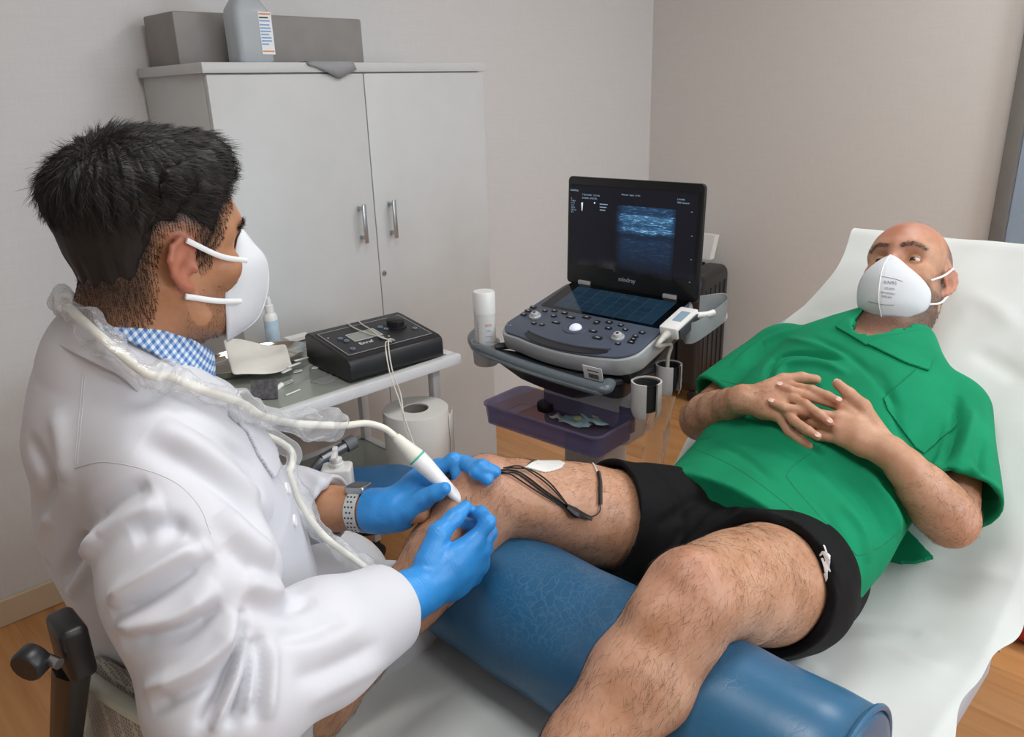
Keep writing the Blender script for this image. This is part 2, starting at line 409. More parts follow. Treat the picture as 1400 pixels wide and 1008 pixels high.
bo = body.build('housing', M_BLK, eu, True, 25)
bm_ = bo.modifiers.new('b', 'BEVEL'); bm_.width = .003; bm_.segments = 2; bm_.limit_method = 'ANGLE'
slope = math.atan2(.024, ED - .046)
MEP = MEU @ Matrix.Translation((0, .016, .058)) @ Matrix.Rotation(slope, 4, 'X')    # panel plane, x right, y back
def eub(name, x0, x1, y0, y1, h, mat, parent, bev=.0, z0=0.0):
    return MB().box((x0, y0, z0), (x1, y1, h), bev, 2, MEP).build(name, mat, parent)
PL = .172
pnl = eub('control_panel', .012, EWID - .012, .006, PL - .008, .0012, M_PANEL, bo)
for a in ((.016, EWID - .016, .009, .0102), (.016, EWID - .016, PL - .0125, PL - .0113), (.016, .0172, .009, PL - .0115), (EWID - .0172, EWID - .016, .009, PL - .0115)):
    eub('print', *a, .0016, M_LINE, pnl)
sx = EWID / .30
lc = eub('display', .076 * sx, .165 * sx, .070, .118, .0022, M_LINE, eu)
eub('lcd', .079 * sx, .162 * sx, .073, .115, .0026, M_LCD, lc)
for x, y in ((.052, .103), (.058, .083), (.045, .034), (.185, .112), (.192, .095), (.262, .058), (.150, .055)):
    MB().lathe([(.0085, 0), (.0085, .002), (.0075, .0028)], 18, MEP @ Matrix.Translation((x * sx, y, .001))).build('key', M_KEY, eu)
    k_ = MB().lathe([(.0055, 0), (.0055, .0003), (.0044, .0003), (.0044, 0)], 18, MEP @ Matrix.Translation((x * sx, y, .0042)), cap=False)
    k_.build('key_ring', M_LINE, eu)
MB().lathe([(.030, 0), (.030, .004), (.024, .005), (.0235, .019), (.021, .021)], 28, MEP @ Matrix.Translation((.228 * sx, .102, .001))).build('dial', M_BLK, eu)
MB().lathe([(.003, 0), (.003, .001)], 10, MEP @ Matrix.Translation((.2 * sx, .094, .0012))).build('led', M_LINE, eu)
MB().lathe([(.003, 0), (.003, .001)], 10, MEP @ Matrix.Translation((.172 * sx, .054, .0012))).build('led', M_LINE, eu)
MB().lathe([(.0025, 0), (.0025, .001)], 10, MEP @ Matrix.Translation((.028 * sx, .125, .0012))).build('led', M_LINE, eu)
text('lettering', 'Enraf', MEP @ Matrix.Translation((.098 * sx, .052, .0016)), .019, M_PLASTIC_W, eu)
# two thin leads: over the unit, down past the trolley to the needle
M_LEAD = plain('lead_cream', '#d6d2c8', 0.45)
_p = lambda x, y, h: np.array(MEP @ Vector((x * sx, y, h)))
def pline(pts): return catmull(pts, 6)
lead1 = [_p(.125, ED - .03, .004), _p(.118, .150, .006), _p(.120, .125, .006), _p(.128, .090, .006), _p(.140, .062, .006), _p(.147, .045, .006), _p(.150, .012, .006), atd(527, 470, 1.90), atd(533, 510, 1.83), atd(545, 545, 1.75), atd(556, 580, 1.66), atd(566, 608, 1.55), atd(576, 632, 1.44)]
lead2 = [_p(.160, ED - .03, .004), _p(.150, .150, .006), _p(.147, .110, .008), _p(.143, .070, .008), _p(.143, .045, .006), _p(.160, .012, .007), atd(531, 466, 1.90), atd(536, 505, 1.84), atd(548, 540, 1.76), atd(553, 580, 1.67), atd(563, 608, 1.56), atd(574, 633, 1.45)]
for q, lbl in ((lead1, 'thin cream lead looping left across the black unit display'), (lead2, 'thin cream lead crossing right over the black unit display')):
    w_ = MB().tube(pline(q), .0016, 6).build('lead_wire', M_LEAD)
    tag(w_, lbl, 'wire', 'leads of the electrotherapy unit')

# steel tray with gauze, bottle, box, small wrappers
M_CHROME = plain('polished_steel', '#c8c4bc', 0.12, 1.0, var=0.05)
tc_ = onz(355, 498, TG); tc_ = V(tc_[0] - .015, tc_[1] + .01, TG)
ty = wthing('steel_tray', 'oval polished steel tray on the trolley holding a gauze pad', 'tray', tc_)
ma = MB(); rg = []
for sc_, z in ((.80, .0), (.90, .004), (.97, .018), (1.0, .022), (.985, .0235), (.955, .019), (.88, .0065), (.78, .003)):
    rg.append([(tc_[0] + .155 * sc_ * math.cos(2 * PI * i / 40), tc_[1] + .095 * sc_ * math.sin(2 * PI * i / 40), TG + z) for i in range(40)])
ma.loft(rg).build('tray_dish', M_CHROME, ty)
M_GAUZE = plain('gauze', '#e6e4dc', 0.85, var=0.05, bump=0.3, bscale=500)
gz = []
cs = [onz(305, 468, TG + .055), onz(390, 466, TG + .04), onz(400, 500, TG + .03), onz(318, 515, TG + .03)]
for i in range(9):
    u = i / 8; row = []
    for j in range(9):
        v = j / 8
        p = (1 - v) * ((1 - u) * cs[0] + u * cs[1]) + v * ((1 - u) * cs[3] + u * cs[2])
        row.append(p + V(0, 0, .010 * math.sin(5 * u + 1) * (1 - v * .5) + .004 * math.sin(9 * v + 4 * u)))
    gz.append(row)
g_ = MB().loft(gz, closed=False).build('gauze_pad', M_GAUZE)
g_.modifiers.new('s', 'SOLIDIFY').thickness = .006; g_.modifiers.new('u', 'SUBSURF').levels = 1
tag(g_, 'crumpled white gauze pad lying across the steel tray', 'gauze')
for j, (px, py, w) in enumerate(((402, 500, .05), (412, 492, .045), (392, 508, .04))):
    c = onz(px, py, TG + .026)
    s_ = MB().box((-w / 2, -.004, 0), (w / 2, .004, .003), .001, 1, Matrix.Translation(c) @ Matrix.Rotation((.4, .25, .55)[j], 4, 'Z') @ Matrix.Rotation(.1, 4, 'Y')).build('swab_stick', M_PLASTIC_W)
    tag(s_, ('white plastic stick nearest the gauze in the steel tray', 'white plastic stick at the right rim of the steel tray', 'white plastic stick at the front of the steel tray')[j], 'swab', 'sticks in the steel tray')
sb = onz(375, 474, TG); sb = V(sb[0], sb[1], TG)
s_ = wthing('spray_bottle', 'small spray bottle with white cap and pale blue label on trolley', 'bottle', sb)
MB().lathe([(.017, 0), (.019, .002), (.019, .085), (.017, .093), (.011, .099), (.0105, .104)], 24, Matrix.Translation(sb)).build('bottle_body', M_PLASTIC_W, s_)
MB().lathe([(.0193, .012), (.0193, .078)], 24, Matrix.Translation(sb), cap=False).build('label', plain('label_pale_blue', '#bcd3e4', 0.4, var=0.08, scale=60), s_)
MB().lathe([(.0125, .100), (.0125, .118), (.0075, .122), (.0075, .134), (.0055, .136), (.0055, .143)], 20, Matrix.Translation(sb)).build('cap', M_PLASTIC_W, s_)
bc = onz(405, 464, TZ)
b_ = MB().box((-.035, -.015, 0), (.035, .015, .012), .001, 1, Matrix.Translation((bc[0], bc[1] - .006, TZ))).build('small_box', M_PLASTIC_W)
tag(b_, 'small flat white box at the back edge of the trolley', 'box')
M_CLEAR = NT('clear_plastic'); M_CLEAR.set(Base_Color=(.95, .96, .97, 1), Roughness=0.08, Transmission_Weight=0.85, IOR=1.3); M_CLEAR = M_CLEAR.m
c1 = onz(378, 532, TG)
sy = wthing('hypodermic_needle', 'white needle cap with clear tube lying on the trolley glass', 'needle', c1)
MB().tube([c1 + V(-.03, -.005, .006), c1 + V(.0, .0, .006)], .0028, 8).tube([c1, c1 + V(.018, .003, 0) + V(0, 0, .006)], .006, 10).build('hub', M_PLASTIC_W, sy)
MB().tube([c1 + V(.018, .003, .006), c1 + V(.048, .008, .006)], .0042, 10).build('tube', M_CLEAR, sy)
c2 = onz(400, 538, TG)
tag(MB().tube([c2 + V(-.02, -.004, .002), c2 + V(.022, .004, .002)], .0018, 8).build('needle_stick', M_PLASTIC_W), 'thin white stick lying beside the needle cap on trolley', 'stick')
for j, (px, py, lab) in enumerate(((408, 508, 'scrap of white wrapper on the trolley glass beside steel tray'), (433, 503, 'scrap of white wrapper on trolley glass nearest the black unit'))):
    c = onz(px, py, TG)
    pts = [(c[0] + .018 * (.6 + .5 * ((i * 37 + j * 11) % 10) / 10) * math.cos(2 * PI * i / 7), c[1] + .010 * (.6 + .5 * ((i * 53) % 10) / 10) * math.sin(2 * PI * i / 7)) for i in range(7)]
    tag(MB().prism(pts, TG, TG + .003, .0008).build('wrapper', M_PLASTIC_W), lab, 'wrapper', 'wrappers on the trolley')
c = onz(450, 518, TG)
f_ = MB().box((-.04, -.022, 0), (.04, .022, .0012), 0, 1, Matrix.Translation(c) @ Matrix.Rotation(.25, 4, 'Z')).build('clear_film', M_CLEAR)
tag(f_, 'flat clear plastic film pouch on the trolley glass', 'pouch')
MB().box((.018, .002, .0012), (.024, .008, .0018), 0, 1, Matrix.Translation(c) @ Matrix.Rotation(.25, 4, 'Z')).build('print', M_INK, f_)
cb = onz(362, 546, TG)
g2 = MB().box((-.03, -.004, 0), (.03, .004, .045), .001, 1, Matrix.Translation(cb + V(0, .0, 0)) @ Matrix.Rotation(-.75, 4, 'Z') @ Matrix.Rotation(-.35, 4, 'X')).build('grey_pouch', plain('grey_foil', '#5d5a5e', 0.5, var=0.3, scale=120))
tag(g2, 'small dark grey packet standing at the trolley front edge', 'packet')

# ------------------------------------------------------------------ paper roll on the lower shelf
M_TISSUE = plain('tissue', '#dcdad5', 0.9, var=0.02, bump=0.25, bscale=260)
rc = onz(568, 558, .68); RR = .085
rl = wthing('paper_roll', 'large white paper towel roll standing on the lower trolley shelf', 'paper roll', (rc[0], rc[1], .437))
MR = Matrix.Translation((rc[0], rc[1], .437)); HR = .243
MB().lathe([(.034, .0), (RR - .001, .0), (RR, .002), (RR, HR - .002), (RR - .001, HR), (.034, HR)], 56, MR, cap=False).lathe([(.034, HR), (.034, 0)], 40, MR, cap=False).build('tissue_wind', M_TISSUE, rl)
MB().lathe([(.0345, HR - .003), (.0315, HR - .003), (.0315, .003), (.0345, .003)], 40, MR, cap=False).build('core', plain('core_card', '#847d77', 0.8), rl)
fp = []
for i in range(7):
    a = math.radians(-52 + 5 * i); off = .001 + .012 * (i / 6)
    fp.append([(rc[0] + (RR + off + .002 * math.sin(i * 2 + j)) * math.cos(a), rc[1] + (RR + off) * math.sin(a), .437 + z) for j, z in enumerate((.02, .09, .16, HR - .012 - .004 * (i % 3)))])
o_ = MB().loft(fp, closed=False).build('loose_sheet', M_TISSUE, rl); o_.modifiers.new('s', 'SOLIDIFY').thickness = .0008

# ------------------------------------------------------------------ blue stool with a soap dispenser
M_BLUEV = plain('blue_vinyl_stool', '#2b5f8c', 0.4, var=0.06)
M_GREYMET = plain('grey_tube', '#8b8d90', 0.35, 0.8)
SZ = .60
sc0 = onz(490, 655, SZ); stx, sty = sc0[0] - .055, sc0[1] - .005
stl = wthing('rolling_stool', 'blue vinyl stool standing under the trolley edge', 'stool', (stx, sty, 0))
MST = Matrix.Translation((stx, sty, 0)) @ Matrix.Rotation(math.radians(-38), 4, 'Z')
MB().prism(rrect(-.19, .19, -.115, .115, .075, 8), SZ - .055, SZ, .018, MST, 4).build('seat', M_BLUEV, stl)
MB().prism(rrect(-.17, .17, -.095, .095, .06, 8), SZ - .075, SZ - .052, 0, MST).build('seat_pan', M_BLK, stl)
MB().lathe([(.025, .10), (.025, .30), (.016, .31), (.016, SZ - .07)], 20, MST).build('gas_column', M_GREYMET, stl)
for i in range(5):
    a = 2 * PI * i / 5
    MB().tube([(stx, sty, .10), (stx + .13 * math.cos(a), sty + .13 * math.sin(a), .085), (stx + .23 * math.cos(a), sty + .23 * math.sin(a), .065)], [.022, .018, .014], 10).build('leg', M_BLK, stl)
    MB().lathe([(.006, -.016), (.023, -.016), (.025, -.01), (.025, .01), (.023, .016), (.006, .016)], 18, Matrix.Translation((stx + .23 * math.cos(a), sty + .23 * math.sin(a), .026)) @ Matrix.Rotation(PI / 2, 4, 'X')).build('caster', M_BLK, stl)
g0, g1 = onz(440, 628, SZ + .02), onz(485, 603, SZ + .04)
gt = MB().tube([g0, g0 + (g1 - g0) * .75], .013, 14).build('rail', M_GREYMET, None)
tag(gt, 'short grey metal rail end with a collar behind the white sleeve', 'rail')
MB().tube([g0 + (g1 - g0) * .72, g1], .018, 16).build('collar', plain('grey_collar', '#6f7174', 0.5), gt)
MB().tube([g0, g0 - V(.03, .0, .02), g0 - V(.05, -.01, .10), V(g0[0] - .06, g0[1] + .02, .0)], .013, 12).build('rail_bend', M_GREYMET, gt)
sp = onz(470, 668, SZ); sp = V(sp[0] - .012, sp[1] + .0, SZ)
so = wthing('soap_dispenser', 'white soap bottle with a pump standing on the blue stool', 'dispenser', sp)
MSP = Matrix.Translation(sp) @ Matrix.Rotation(math.radians(-40), 4, 'Z')
MB().prism(rrect(-.034, .034, -.026, .026, .010, 4), 0, .062, .006, MSP, 3).build('bottle_body', M_PLASTIC_W, so)
MB().lathe([(.017, .062), (.017, .070), (.014, .072), (.014, .080), (.006, .081), (.006, .092)], 20, MSP).build('collar', M_PLASTIC_W, so)
MB().box((-.006, -.034, .090), (.006, .008, .098), .002, 2, MSP).box((-.0055, -.006, .094), (.0055, .012, .106), .002, 2, MSP).build('pump_head', M_PLASTIC_W, so)

# ------------------------------------------------------------------ suitcase in the corner
M_CASE = plain('suitcase_black', '#1f1f20', 0.35, var=0.12, scale=30)
w0 = onz(925, 537, 0); w1 = onz(958, 524, 0)
scx, scy = 3.24, 2.04
cs_ = wthing('suitcase', 'black wheeled suitcase standing in the corner behind the ultrasound machine', 'suitcase', (scx, scy, 0))
MS = Matrix.Translation((scx, scy, 0)) @ Matrix.Rotation(math.radians(12), 4, 'Z')
SH = .62
for nm, y0, y1 in (('front_shell', -.125, -.006), ('back_shell', .006, .125)):
    MB().prism(rrect(-.195, .195, .05, SH, .06, 6), y0, y1, .03 if 1 else 0, MS @ Matrix(((1, 0, 0, 0), (0, 0, 1, 0), (0, 1, 0, 0), (0, 0, 0, 1))), 3).build(nm, M_CASE, cs_)
MB().prism(rrect(-.197, .197, .048, SH + .002, .06, 6), -.008, .008, 0, MS @ Matrix(((1, 0, 0, 0), (0, 0, 1, 0), (0, 1, 0, 0), (0, 0, 0, 1)))).build('zip_band', plain('zip_black', '#121212', 0.7), cs_)
for i in range(5):
    x = -.13 + .065 * i
    MB().box((x - .008, -.129, .12), (x + .008, -.122, SH - .07), .003, 2, MS).build('rib', M_CASE, cs_)
for i in (-1, 1):
    for y in (-.09, .09):
        MB().lathe([(.006, -.011), (.024, -.011), (.026, -.006), (.026, .006), (.024, .011), (.006, .011)], 18, MS @ Matrix.Translation((i * .15, y, .026)) @ Matrix.Rotation(PI / 2, 4, 'Y')).box((-.014 + i * .15, -.014 + y, .03), (.014 + i * .15, .014 + y, .055), .003, 2, MS).build('wheel', M_BLK, cs_)
MB().tube([MS @ Vector(p) for p in ((-.06, 0, SH), (-.06, 0, SH + .035), (.06, 0, SH + .035), (.06, 0, SH))], .008, 8).build('carry_handle', M_BLK, cs_)
MB().tube([MS @ Vector(p) for p in ((.2, -.03, .33), (.215, -.03, .345), (.215, -.03, .43), (.2, -.03, .445))], .007, 8).build('side_handle', M_BLK, cs_)
# white panel leaning behind it
q = [onx(948, 318, 3.30), onx(979, 322, 3.30), onx(968, 361, 3.28), onx(948, 361, 3.28)]
cp = wthing('white_box', 'flat white plastic box on top of the black suitcase', 'box', (scx, scy, SH))
c0 = (q[0] + q[2]) / 2
MB().loft([[(3.29, q[2][1] + .16, SH + .037), (3.29, q[2][1], SH + .037), (3.33, q[2][1], SH + .037), (3.33, q[2][1] + .16, SH + .037)], [(3.29, q[1][1] + .20, q[0][2]), (3.29, q[1][1], q[1][2]), (3.33, q[1][1], q[1][2]), (3.33, q[1][1] + .2, q[0][2])]]).build('box_shell', M_PLASTIC_W, cp)
# ------------------------------------------------------------------ ultrasound machine on its cart
UO = V(1.358, 1.2215, .85); _a = math.radians(3.3); UXA = V(math.sin(_a), -math.cos(_a), 0); UBK = V(math.cos(_a), math.sin(_a), 0)
TILT = math.radians(15)
UY = UBK * math.cos(TILT) + V(0, 0, math.sin(TILT))
MCON = frame(UO, UXA, UY)                                   # console plane: x right, y back, z up
B0 = UO + UY * .318 + V(0, 0, .004)
_u = math.radians(2); DUP = UBK * math.sin(_u) + V(0, 0, math.cos(_u))
MDIS = frame(B0, UXA, DUP)                                  # display: x right, y up, z towards the user
MCRT = frame((UO[0], UO[1], 0), UXA, UBK)                   # cart, level: x right, y back, z up
def pxin(M, px, py, z=0.0):
    o = Vector(CAM); d = Vector(ray(px, py)); Mi = M.inverted(); o2 = Mi @ o; d2 = (Mi.to_3x3() @ d); t_ = (z - o2.z) / d2.z
    p = o2 + d2 * t_; return (p.x, p.y)
M_SLATE = plain('slate_plastic', '#4a5363', 0.42, var=0.05)
M_SILV = plain('silver_plastic', '#b3b6b9', 0.35, 0.3, var=0.04)
M_DKGREY = plain('dark_grey_plastic', '#35393e', 0.4, var=0.06)
M_LTGREY = plain('light_grey_plastic', '#b9babb', 0.4, var=0.03)
M_GLOSS = plain('black_gloss', '#050608', 0.08, var=0.0)
M_BEZEL = plain('bezel_black', '#0f1113', 0.25, var=0.05)
M_BTN = plain('button_black', '#1a1c20', 0.3)
M_BTNW = plain('button_print', '#c8d0d8', 0.5)
us = wthing('ultrasound_machine', 'portable ultrasound machine with open screen on a wheeled cart', 'ultrasound machine', (UO[0] + .2, UO[1], 0))
# console
def cshape(w, y0, y1, r, bow):
    p = []
    for x, y in rrect(-w, w, y0, y1, r, 6):
        if y < (y0 + y1) / 2: y -= bow * (1 - (x / w) ** 2)
        if x < 0: x -= .030 * (1 - (y - y0 + bow) / (y1 - y0 + bow))
        p.append((x, y))
    # refine the front edge so it can bow
    out = []
    for i, q in enumerate(p):
        out.append(q); n = p[(i + 1) % len(p)]
        if abs(n[0] - q[0]) > .1:
            for k in range(1, 8):
                x = q[0] + (n[0] - q[0]) * k / 8; y = y0 - bow * (1 - (x / w) ** 2) if q[1] < (y0 + y1) / 2 else q[1]
                out.append((x, y))
    return out
con = MB().prism(cshape(.200, .030, .338, .045, .034), -.048, -.004, .006, MCON).build('console_body', M_SILV, us)
dk = MB().prism(cshape(.194, .036, .332, .042, .034), -.006, .002, .003, MCON).build('deck', M_SLATE, us)
MB().prism(rrect(-.186, .186, .172, .326, .006), .0015, .0028, .0, MCON).build('touch_glass', M_GLOSS, dk)
# touch screen with its menu
t = NT('touch_menu'); v = t.coord((1, 1, 1), 'UV')
bk = t.add('ShaderNodeTexBrick'); bk.inputs['Scale'].default_value = 1; bk.inputs['Brick Width'].default_value = .125; bk.inputs['Row Height'].default_value = .2; bk.inputs['Mortar Size'].default_value = .006; bk.offset = 0.0
bk.inputs['Color1'].default_value = (.006, .018, .034, 1); bk.inputs['Color2'].default_value = (.008, .026, .046, 1); bk.inputs['Mortar'].default_value = (.012, .042, .068, 1)
t.l(v, bk.inputs[0])
nn = t.noise(t.coord((46, 17, 1), 'UV'), 1.0, 3, .7)
col = t.mix(t.ramp(nn, [(.66, (0, 0, 0, 1)), (.74, (1, 1, 1, 1))]), bk.outputs[0], (.10, .22, .30, 1))
t.set(Base_Color=(.004, .006, .01, 1), Roughness=0.1, Emission_Color=col, Emission_Strength=1.0); M_TOUCH = t.m
def uvplane(name, M, x0, x1, y0, y1, z, mat, parent):
    me = pymesh(name, [M @ Vector(p) for p in ((x0, y0, z), (x1, y0, z), (x1, y1, z), (x0, y1, z))], [(0, 1, 2, 3)])
    uv = me.uv_layers.new(name='UVMap')
    for i, c in enumerate(((0, 0), (1, 0), (1, 1), (0, 1))): uv.data[i].uv = c
    return link(name, me, mat, parent)
uvplane('touch_screen', MCON, -.150, .158, .182, .300, .0031, M_TOUCH, dk)
# hand rest recess
def cbx(name, x0, x1, y0, y1, z0, z1, mat, parent, bev=0.0, r=None):
    if r: return MB().prism(rrect(x0, x1, y0, y1, r, 4), z0, z1, bev, MCON).build(name, mat, parent)
    return MB().box((x0, y0, z0), (x1, y1, z1), bev, 2, MCON).build(name, mat, parent)
hr = []
for i in range(17):
    x = -.128 + .256 * i / 16; c = .050 - .034 * (1 - (x / .17) ** 2); w_ = .012 * min(1, (1 - abs(x) / .130) * 6) + .002
    hr.append([(x, c - w_, .0025), (x, c + w_, .0025), (x, c + w_, .0034), (x, c - w_, .0034)])
hb = MB().loft(hr); hb._xf(hb.bm.verts, MCON); hb.build('wrist_recess', M_BTN, dk)
ri = []
for i in range(17):
    x = -.128 + .256 * i / 16; c = .063 - .034 * (1 - (x / .17) ** 2)
    ri.append((x, c, .003))
MB().tube([MCON @ Vector(p) for p in ri], .0035, 8).build('wrist_rim', M_SLATE, dk)
# trackball, knobs, keys placed from the picture
tb = pxin(MCON, 787, 450)
MB().lathe([(.030, .002), (.029, .0045), (.020, .006), (.0165, .004)], 32, MCON @ Matrix.Translation((tb[0], tb[1], 0)) @ Matrix.Diagonal((1.15, .95, 1, 1)), cap=False).build('trackball_ring', M_SLATE, dk)
t = NT('trackball_glow'); t.set(Base_Color=rgb('#d9dcf0'), Roughness=0.15, Emission_Color=(.75, .78, 1, 1), Emission_Strength=.35); M_TB = t.m
MB().lathe([(.0165 * math.cos(a), .002 + .0115 * math.sin(a)) for a in [PI / 2 * k / 8 for k in range(8)]] + [(.0003, .0135)], 28, MCON @ Matrix.Translation((tb[0], tb[1], 0))).build('trackball', M_TB, dk)
for px, py in ((732, 434), (845, 463)):
    kx, ky = pxin(MCON, px, py)
    kb = MB().lathe([(.0165, .002), (.0165, .006), (.0145, .008), (.0145, .0085)], 28, MCON @ Matrix.Translation((kx, ky, 0))).build('knob_ring', M_SILV, dk)
    MB().lathe([(.0105, .006), (.010, .014), (.0085, .0155)], 24, MCON @ Matrix.Translation((kx, ky, 0))).build('knob', M_LTGREY, dk)
    MB().lathe([(.004, .0155), (.004, .0162)], 14, MCON @ Matrix.Translation((kx, ky, 0))).build('knob_cap', M_BTN, dk)
keys = [(729, 420, .010, .007), (722, 425, .010, .007), (716, 430, .010, .007), (745, 425, .008, .006), (758, 425, .009, .006), (772, 428, .010, .0065), (757, 432, .009, .007), (780, 434, .014, .005), (760, 441, .013, .005), (730, 442, .008, .006), (741, 444, .008, .006), (802, 434, .013, .0065), (816, 441, .009, .010), (833, 441, .010, .0065), (849, 445, .008, .006), (832, 449, .010, .006), (855, 451, .008, .006), (811, 453, .012, .0055), (817, 462, .014, .0075), (845, 470, .008, .006), (878, 455, .009, .0065), (869, 460, .008, .006), (866, 464, .008, .006), (863, 468, .010, .006)]
for i, (px, py, w_, h_) in enumerate(keys):
    kx, ky = pxin(MCON, px, py, .003)
    k_ = cbx('key', kx - w_, kx + w_, ky - h_ * .8, ky + h_ * .8, .0015, .0048, M_BTN, dk, .001, min(w_, h_ * .8) * .7)
    cbx('key_print', kx - w_ * .35, kx + w_ * .35, ky - .0012, ky + .0012, .0048, .0051, M_BTNW, dk)
for i in range(3):
    kx, ky = pxin(MCON, 689 + 4.5 * i, 443.5 + i * .8, .002)
    MB().lathe([(.0022, .002), (.002, .003)], 10, MCON @ Matrix.Translation((kx, ky, 0))).build('indicator', M_SILV, dk)
text('lettering', 'ME8', MCON @ Matrix(((0, 0, 1, .1986), (1, 0, 0, .09), (0, 1, 0, -.026), (0, 0, 0, 1))), .016, M_DKGREY, con)
# asset sticker on the front edge
cbx('asset_sticker', .085, .140, -.014, -.0125, -.052, -.014, M_LABEL_W, con)
for i in range(16):
    x = .100 + .0018 * i
    cbx('barcode_bar', x, x + (.0006 if i % 3 else .0012), -.0146, -.0138, -.045, -.033, M_INK, con)
cbx('barcode_text', .098, .13, -.0146, -.0138, -.026, -.0235, M_INK, con)
# display
dsp = MB().prism(rrect(-.206, .206, -.004, .288, .012, 4), -.012, .0, .002, MDIS).build('display_lid', M_BEZEL, us)
MB().prism(rrect(-.198, .198, .050, .268, .003, 3), -.001, .0008, 0, MDIS).build('screen_glass', M_GLOSS, dsp)
# ultrasound picture: bright layered tissue above, dark below with echoes
t = NT('ultrasound_image'); uv = t.coord((1, 1, 1), 'UV'); sep = t.add('ShaderNodeSeparateXYZ'); t.l(uv, sep.inputs[0]); ux, uy = sep.outputs[0], sep.outputs[1]
st = t.noise(t.coord((7, 55, 1), 'UV'), 1.0, 6, .65); sp_ = t.noise(t.coord((60, 90, 1), 'UV'), 1.0, 3, .7); big = t.noise(t.coord((3, 6, 1), 'UV'), 1.0, 3, .6)
warp = t.math('ADD', uy, t.math('MULTIPLY', t.math('SUBTRACT', big, .5), .10))
env = t.ramp(warp, [(.0, (0, 0, 0, 1)), (.10, (.10, .10, .10, 1)), (.30, (.26, .26, .26, 1)), (.50, (.34, .34, .34, 1)), (.58, (.18, .18, .18, 1)), (.66, (1, 1, 1, 1)), (.72, (.62, .62, .62, 1)), (.86, (.95, .95, .95, 1)), (.90, (.45, .45, .45, 1)), (1.0, (.55, .55, .55, 1))])
edge = t.math('MULTIPLY', t.ramp(ux, [(.0, (0, 0, 0, 1)), (.16, (1, 1, 1, 1)), (.92, (1, 1, 1, 1)), (1.0, (.3, .3, .3, 1))]), 1.0)
echo = t.ramp(st, [(.52, (0, 0, 0, 1)), (.70, (1, 1, 1, 1))])
tis = t.math('MULTIPLY', t.math('MULTIPLY', env, edge), t.math('ADD', t.math('MULTIPLY', sp_, .9), t.math('MULTIPLY', echo, .9)))
colr = t.ramp(tis, [(.02, (.0006, .0012, .004, 1)), (.30, (.012, .045, .11, 1)), (.62, (.09, .28, .50, 1)), (.95, (.45, .72, .9, 1))])
t.set(Base_Color=(.002, .003, .005, 1), Roughness=.1, Emission_Color=colr, Emission_Strength=1.0); M_USI = t.m
t = NT('screen_dark'); t.set(Base_Color=(.002, .003, .006, 1), Roughness=.1, Emission_Color=(.001, .0015, .006, 1), Emission_Strength=1.0); M_SCR = t.m
t = NT('screen_text'); t.set(Base_Color=(.01, .01, .01, 1), Emission_Color=(.25, .36, .45, 1), Emission_Strength=1.0); M_SCT = t.m
t = NT('screen_bright'); t.set(Base_Color=(.01, .01, .01, 1), Emission_Color=(.75, .9, 1, 1), Emission_Strength=1.0); M_SCB = t.m
scr = uvplane('screen', MDIS, -.192, .192, .054, .264, .0012, M_SCR, dsp)
def sp(px, py): return pxin(MDIS, px, py, .0014)
p0, p1 = sp(838, 372), sp(925, 287)
uvplane('ultrasound_image', MDIS, p0[0], p1[0], p0[1], p1[1], .0016, M_USI, scr)
def slab(name, px, py, w_, h_, mat): x, y = sp(px, py); uvplane(name, MDIS, x, x + w_, y - h_ / 2, y + h_ / 2, .0018, mat, scr)
for px, py, tx, sz in ((780, 259.5, 'mindray', .0085), (796, 266, 'T 02:14:2021  12:31:46', .0062), (796, 270.5, '01:00:00  AP 87.0%', .0062), (850, 266, 'Musculo  Super  L14-6', .0062), (926, 272.5, 'L14-6Ns', .0062), (926, 277, 'MSK General', .0062)):
    x, y = sp(px, py); text('screen_text', tx, MDIS @ Matrix.Translation((x, y, .0018)), sz, M_SCT, scr, .0001, 'LEFT')
for i, tx in enumerate(('B', 'F H8.0', 'D 3.5', 'G 51', 'FR 33', 'DR 110', 'IP 3')):
    x, y = sp(781, 271 + i * 3.1); text('screen_text', tx, MDIS @ Matrix.Translation((x, y, .0018)), .0055, M_SCT, scr, .0001, 'LEFT')
x, y = sp(796, 281); me = pymesh('gain_wedge', [MDIS @ Vector(q) for q in ((x - .003, y + .008, .0019), (x + .003, y + .008, .0019), (x + .001, y - .014, .0019), (x - .001, y - .014, .0019))], [(3, 2, 1, 0)]); link('gain_wedge', me, M_SCB, scr)
x, y = sp(813, 277.5); MB().lathe([(.0022, .0016), (.0022, .002)], 12, MDIS @ Matrix.Translation((x, y, 0))).build('orientation_mark', M_SCB, scr)
for px, py, w_ in ((820, 279, .026), (820, 283, .022), (820, 287, .018)): slab('depth_lines', px, py, w_, .0022, M_SCT)
for px, py in ((945, 290), (945, 323), (944, 355), (942, 386)): slab('scale_tick', px, py, .004, .0014, M_SCT)
text('lettering', 'mindray', MDIS @ Matrix.Translation((-.005, .027, .0005)), .0165, M_SILV, dsp)
for px in (799, 916):
    x, _ = pxin(MDIS, px, 392 if px < 850 else 404, 0.0)
    MB().prism(rrect(x - .020, x + .020, -.005, .008, .003, 3), -.004, .004, .001, MDIS).build('hinge', M_SILV, us)
# cart: neck, slope panel, handle tray
def cb(name, lo, hi, mat, parent, bev=.004): return MB().box(lo, hi, bev, 2, MCRT).build(name, mat, parent)
MB().prism(rrect(-.15, .15, .05, .30, .03), .735, .835, .01, MCRT).build('dock', M_DKGREY, us)
def slopebox(name, x0, x1, y0, y1, z0, z1, mat, bev, off=0.0):
    return MB().box((x0, y0, z0), (x1, y1, z1), bev, 2, MCON).build(name, mat, us)
slopebox('dock_plate', -.178, .185, .03, .345, -.075, -.046, M_BLK, .008)
